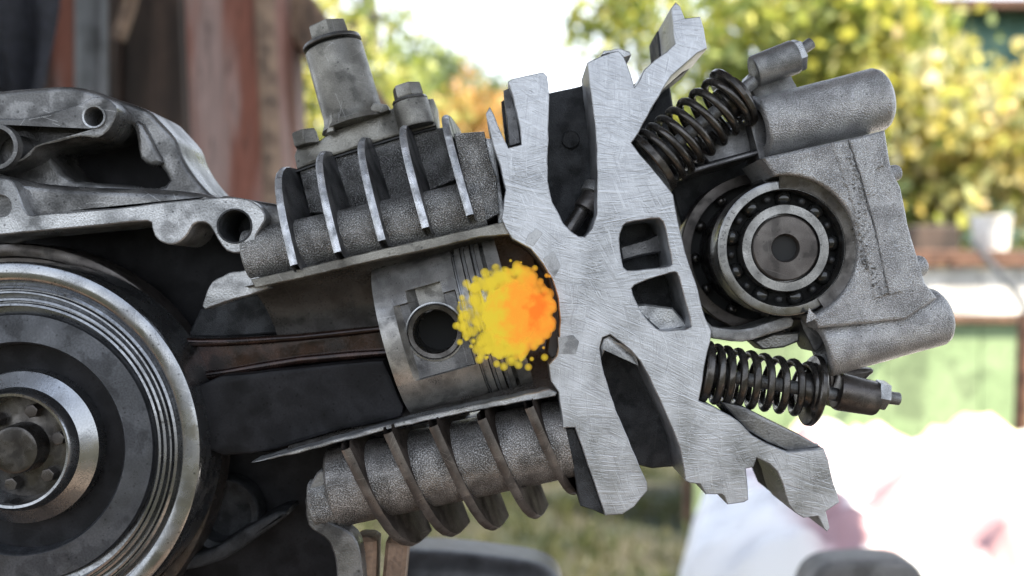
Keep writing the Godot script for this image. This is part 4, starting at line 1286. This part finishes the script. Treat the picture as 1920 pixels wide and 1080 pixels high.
	for s in [[2.95, 2.0], [4.3, 2.05]]:
		obj("window_frame", box(Vector3(s[0], s[1], -7.155), Vector3(0.5, 0.5, 0.04), 0.006), M.white_board, shed)
		obj("pane", box(Vector3(s[0], s[1], -7.13), Vector3(0.4, 0.4, 0.015), 0.003), M.glass, shed)
	obj("roof", box(Vector3(4.0, 3.45, -7.6), Vector3(4.2, 0.08, 1.4), 0.01, Basis(Vector3(1, 0, 0), 0.2)), M.rust, shed)

	# leaves
	var yg := [Color(0.46, 0.45, 0.14), Color(0.36, 0.4, 0.14), Color(0.24, 0.29, 0.09), Color(0.52, 0.48, 0.18), Color(0.17, 0.22, 0.08)]
	var au := [Color(0.54, 0.47, 0.2), Color(0.46, 0.36, 0.17), Color(0.42, 0.43, 0.2), Color(0.6, 0.56, 0.36), Color(0.22, 0.24, 0.09)]
	var gr := [Color(0.12, 0.17, 0.09), Color(0.16, 0.21, 0.12), Color(0.2, 0.24, 0.14)]
	var orr := [Color(0.5, 0.3, 0.12), Color(0.45, 0.36, 0.14), Color(0.42, 0.24, 0.1)]
	var Q := func(px: float, py: float, z: float) -> Vector3: return P(px, py, z * 1000.0)
	tree("vine_bush", "yellow-green leafy bush above the fence at the right edge", "bush", Vector3(2.3, 0, -4.4), Vector3(2.35, 1.9, -4.4), 0.04, [[Q.call(1860, 330, -4.4), Vector3(0.5, 0.42, 0.35)], [Q.call(1740, 280, -4.5), Vector3(0.42, 0.42, 0.35)], [Q.call(1990, 250, -4.6), Vector3(0.4, 0.4, 0.4)]], 3600, 0.075, au, 1, "bushes behind the fence")
	tree("vine_bush", "yellow-green leafy bush right behind the cam holder bosses", "bush", Vector3(1.5, 0, -4.7), Vector3(1.45, 1.9, -4.7), 0.04, [[Q.call(1620, 120, -4.7), Vector3(0.55, 0.5, 0.35)], [Q.call(1600, 30, -4.9), Vector3(0.5, 0.45, 0.35)], [Q.call(1660, 380, -4.6), Vector3(0.4, 0.4, 0.3)]], 3600, 0.075, yg, 2, "bushes behind the fence")
	tree("vine_bush", "bright yellow-green bush behind the upper valve spring", "bush", Vector3(0.9, 0, -5.2), Vector3(0.95, 2.1, -5.2), 0.04, [[Q.call(1390, 60, -5.2), Vector3(0.5, 0.5, 0.35)], [Q.call(1500, 160, -5.0), Vector3(0.45, 0.5, 0.35)], [Q.call(1330, 230, -5.2), Vector3(0.35, 0.5, 0.3)], [Q.call(1420, 400, -5.2), Vector3(0.5, 0.5, 0.3)]], 4000, 0.075, yg, 3, "bushes behind the fence")
	tree("young_tree", "tall tree with sparse yellow-green leaves above the cylinder head", "tree", Vector3(1.3, 0, -7.5), Vector3(1.1, 3.6, -7.5), 0.06, [[Q.call(1140, 30, -7.2), Vector3(0.42, 0.36, 0.4)], [Q.call(1230, -30, -7.4), Vector3(0.7, 0.6, 0.5)], [Q.call(1320, 60, -7.4), Vector3(0.6, 0.6, 0.5)]], 1500, 0.09, yg, 4)
	tree("garden_tree", "grey-trunked tree with yellow-green leaves behind the tensioner column", "tree", Vector3(-1.55, 0, -6.6), Vector3(-1.02, 4.2, -6.6), 0.12, [[Q.call(600, 40, -6.4), Vector3(0.35, 0.5, 0.4)], [Q.call(570, 190, -6.4), Vector3(0.3, 0.5, 0.4)], [Q.call(690, 90, -6.8), Vector3(0.4, 0.35, 0.4)], [Q.call(720, 200, -6.5), Vector3(0.45, 0.3, 0.4)], [Q.call(620, 300, -6.4), Vector3(0.6, 0.5, 0.4)]], 2200, 0.085, yg, 5)
	tree("dark_tree", "distant dark green round tree left of the cylinder head", "tree", Vector3(-2.2, 0, -16), Vector3(-2.0, 3.2, -16), 0.14, [[Q.call(820, 150, -16), Vector3(0.85, 0.6, 0.7)], [Q.call(900, 210, -16), Vector3(0.8, 0.6, 0.7)], [Q.call(780, 210, -16), Vector3(0.7, 0.6, 0.7)], [Q.call(1000, 300, -16.4), Vector3(1.2, 0.8, 0.7)]], 5200, 0.13, gr, 6)
	tree("orange_bush", "orange autumn bush low behind the tensioner and fins", "bush", Vector3(-0.75, 0, -9), Vector3(-0.75, 1.5, -9), 0.06, [[Q.call(880, 225, -9), Vector3(0.36, 0.32, 0.4)], [Q.call(830, 260, -9), Vector3(0.45, 0.35, 0.4)], [Q.call(920, 300, -9), Vector3(0.5, 0.5, 0.4)]], 1500, 0.085, orr, 7)
	tree("low_bush", "low green bush beyond the grass behind the barrel", "bush", Vector3(0.3, 0, -9.5), Vector3(0.3, 0.9, -9.5), 0.05, [[Vector3(-0.9, 0.7, -9.5), Vector3(1.0, 0.7, 0.5)], [Vector3(0.6, 0.7, -9.5), Vector3(1.0, 0.7, 0.5)]], 2500, 0.09, gr, 8)

func _ready() -> void:
	# ---- camera, sky, sun, exposure
	var cam := Camera3D.new()
	cam.name = "camera"
	cam.position = Vector3(0, EYE, D)
	cam.near = 0.01
	cam.far = 400.0
	cam.fov = 36.0
	var at := CameraAttributesPhysical.new()
	at.frustum_focal_length = 12.0 / tan(deg_to_rad(18.0))
	at.frustum_focus_distance = 0.284
	at.frustum_near = 0.01
	at.frustum_far = 400.0
	at.exposure_aperture = at.frustum_focal_length / 4.3
	cam.attributes = at
	add_child(cam)
	cam.current = true
	var we := WorldEnvironment.new()
	we.name = "world_environment"
	var e := Environment.new()
	e.background_mode = Environment.BG_SKY
	e.tonemap_mode = Environment.TONE_MAPPER_LINEAR
	e.tonemap_exposure = 3.9
	e.sdfgi_enabled = true
	e.ssao_enabled = true
	e.ssil_enabled = true
	var sm := ProceduralSkyMaterial.new()
	sm.sky_top_color = lin(0.38, 0.45, 0.58)
	sm.sky_horizon_color = lin(0.74, 0.78, 0.82)
	sm.sky_curve = 0.4
	sm.ground_bottom_color = lin(0.06, 0.055, 0.04)
	sm.ground_horizon_color = lin(0.2, 0.2, 0.17)
	sm.sun_angle_max = 6.0
	var sky := Sky.new()
	sky.sky_material = sm
	e.sky = sky
	we.environment = e
	add_child(we)
	var sun := DirectionalLight3D.new()
	sun.name = "sun"
	sun.light_energy = 1.6
	sun.light_color = Color(1.0, 0.95, 0.86)
	sun.light_angular_distance = 0.5
	sun.shadow_enabled = true
	add_child(sun)
	sun.look_at_from_position(Vector3(0.75, 1.0, 0.6) * 10.0, Vector3.ZERO)

	materials()
	M.cloth = StandardMaterial3D.new()
	M.cloth.vertex_color_use_as_albedo = true
	M.cloth.roughness = 0.85
	M.cloth.cull_mode = BaseMaterial3D.CULL_DISABLED
	M.glass = plain(lin(0.3, 0.4, 0.45, 0.25), 0.0, 0.05)
	M.glass.transparency = BaseMaterial3D.TRANSPARENCY_ALPHA
	build_garden()
	build_engine()
	build_burst()
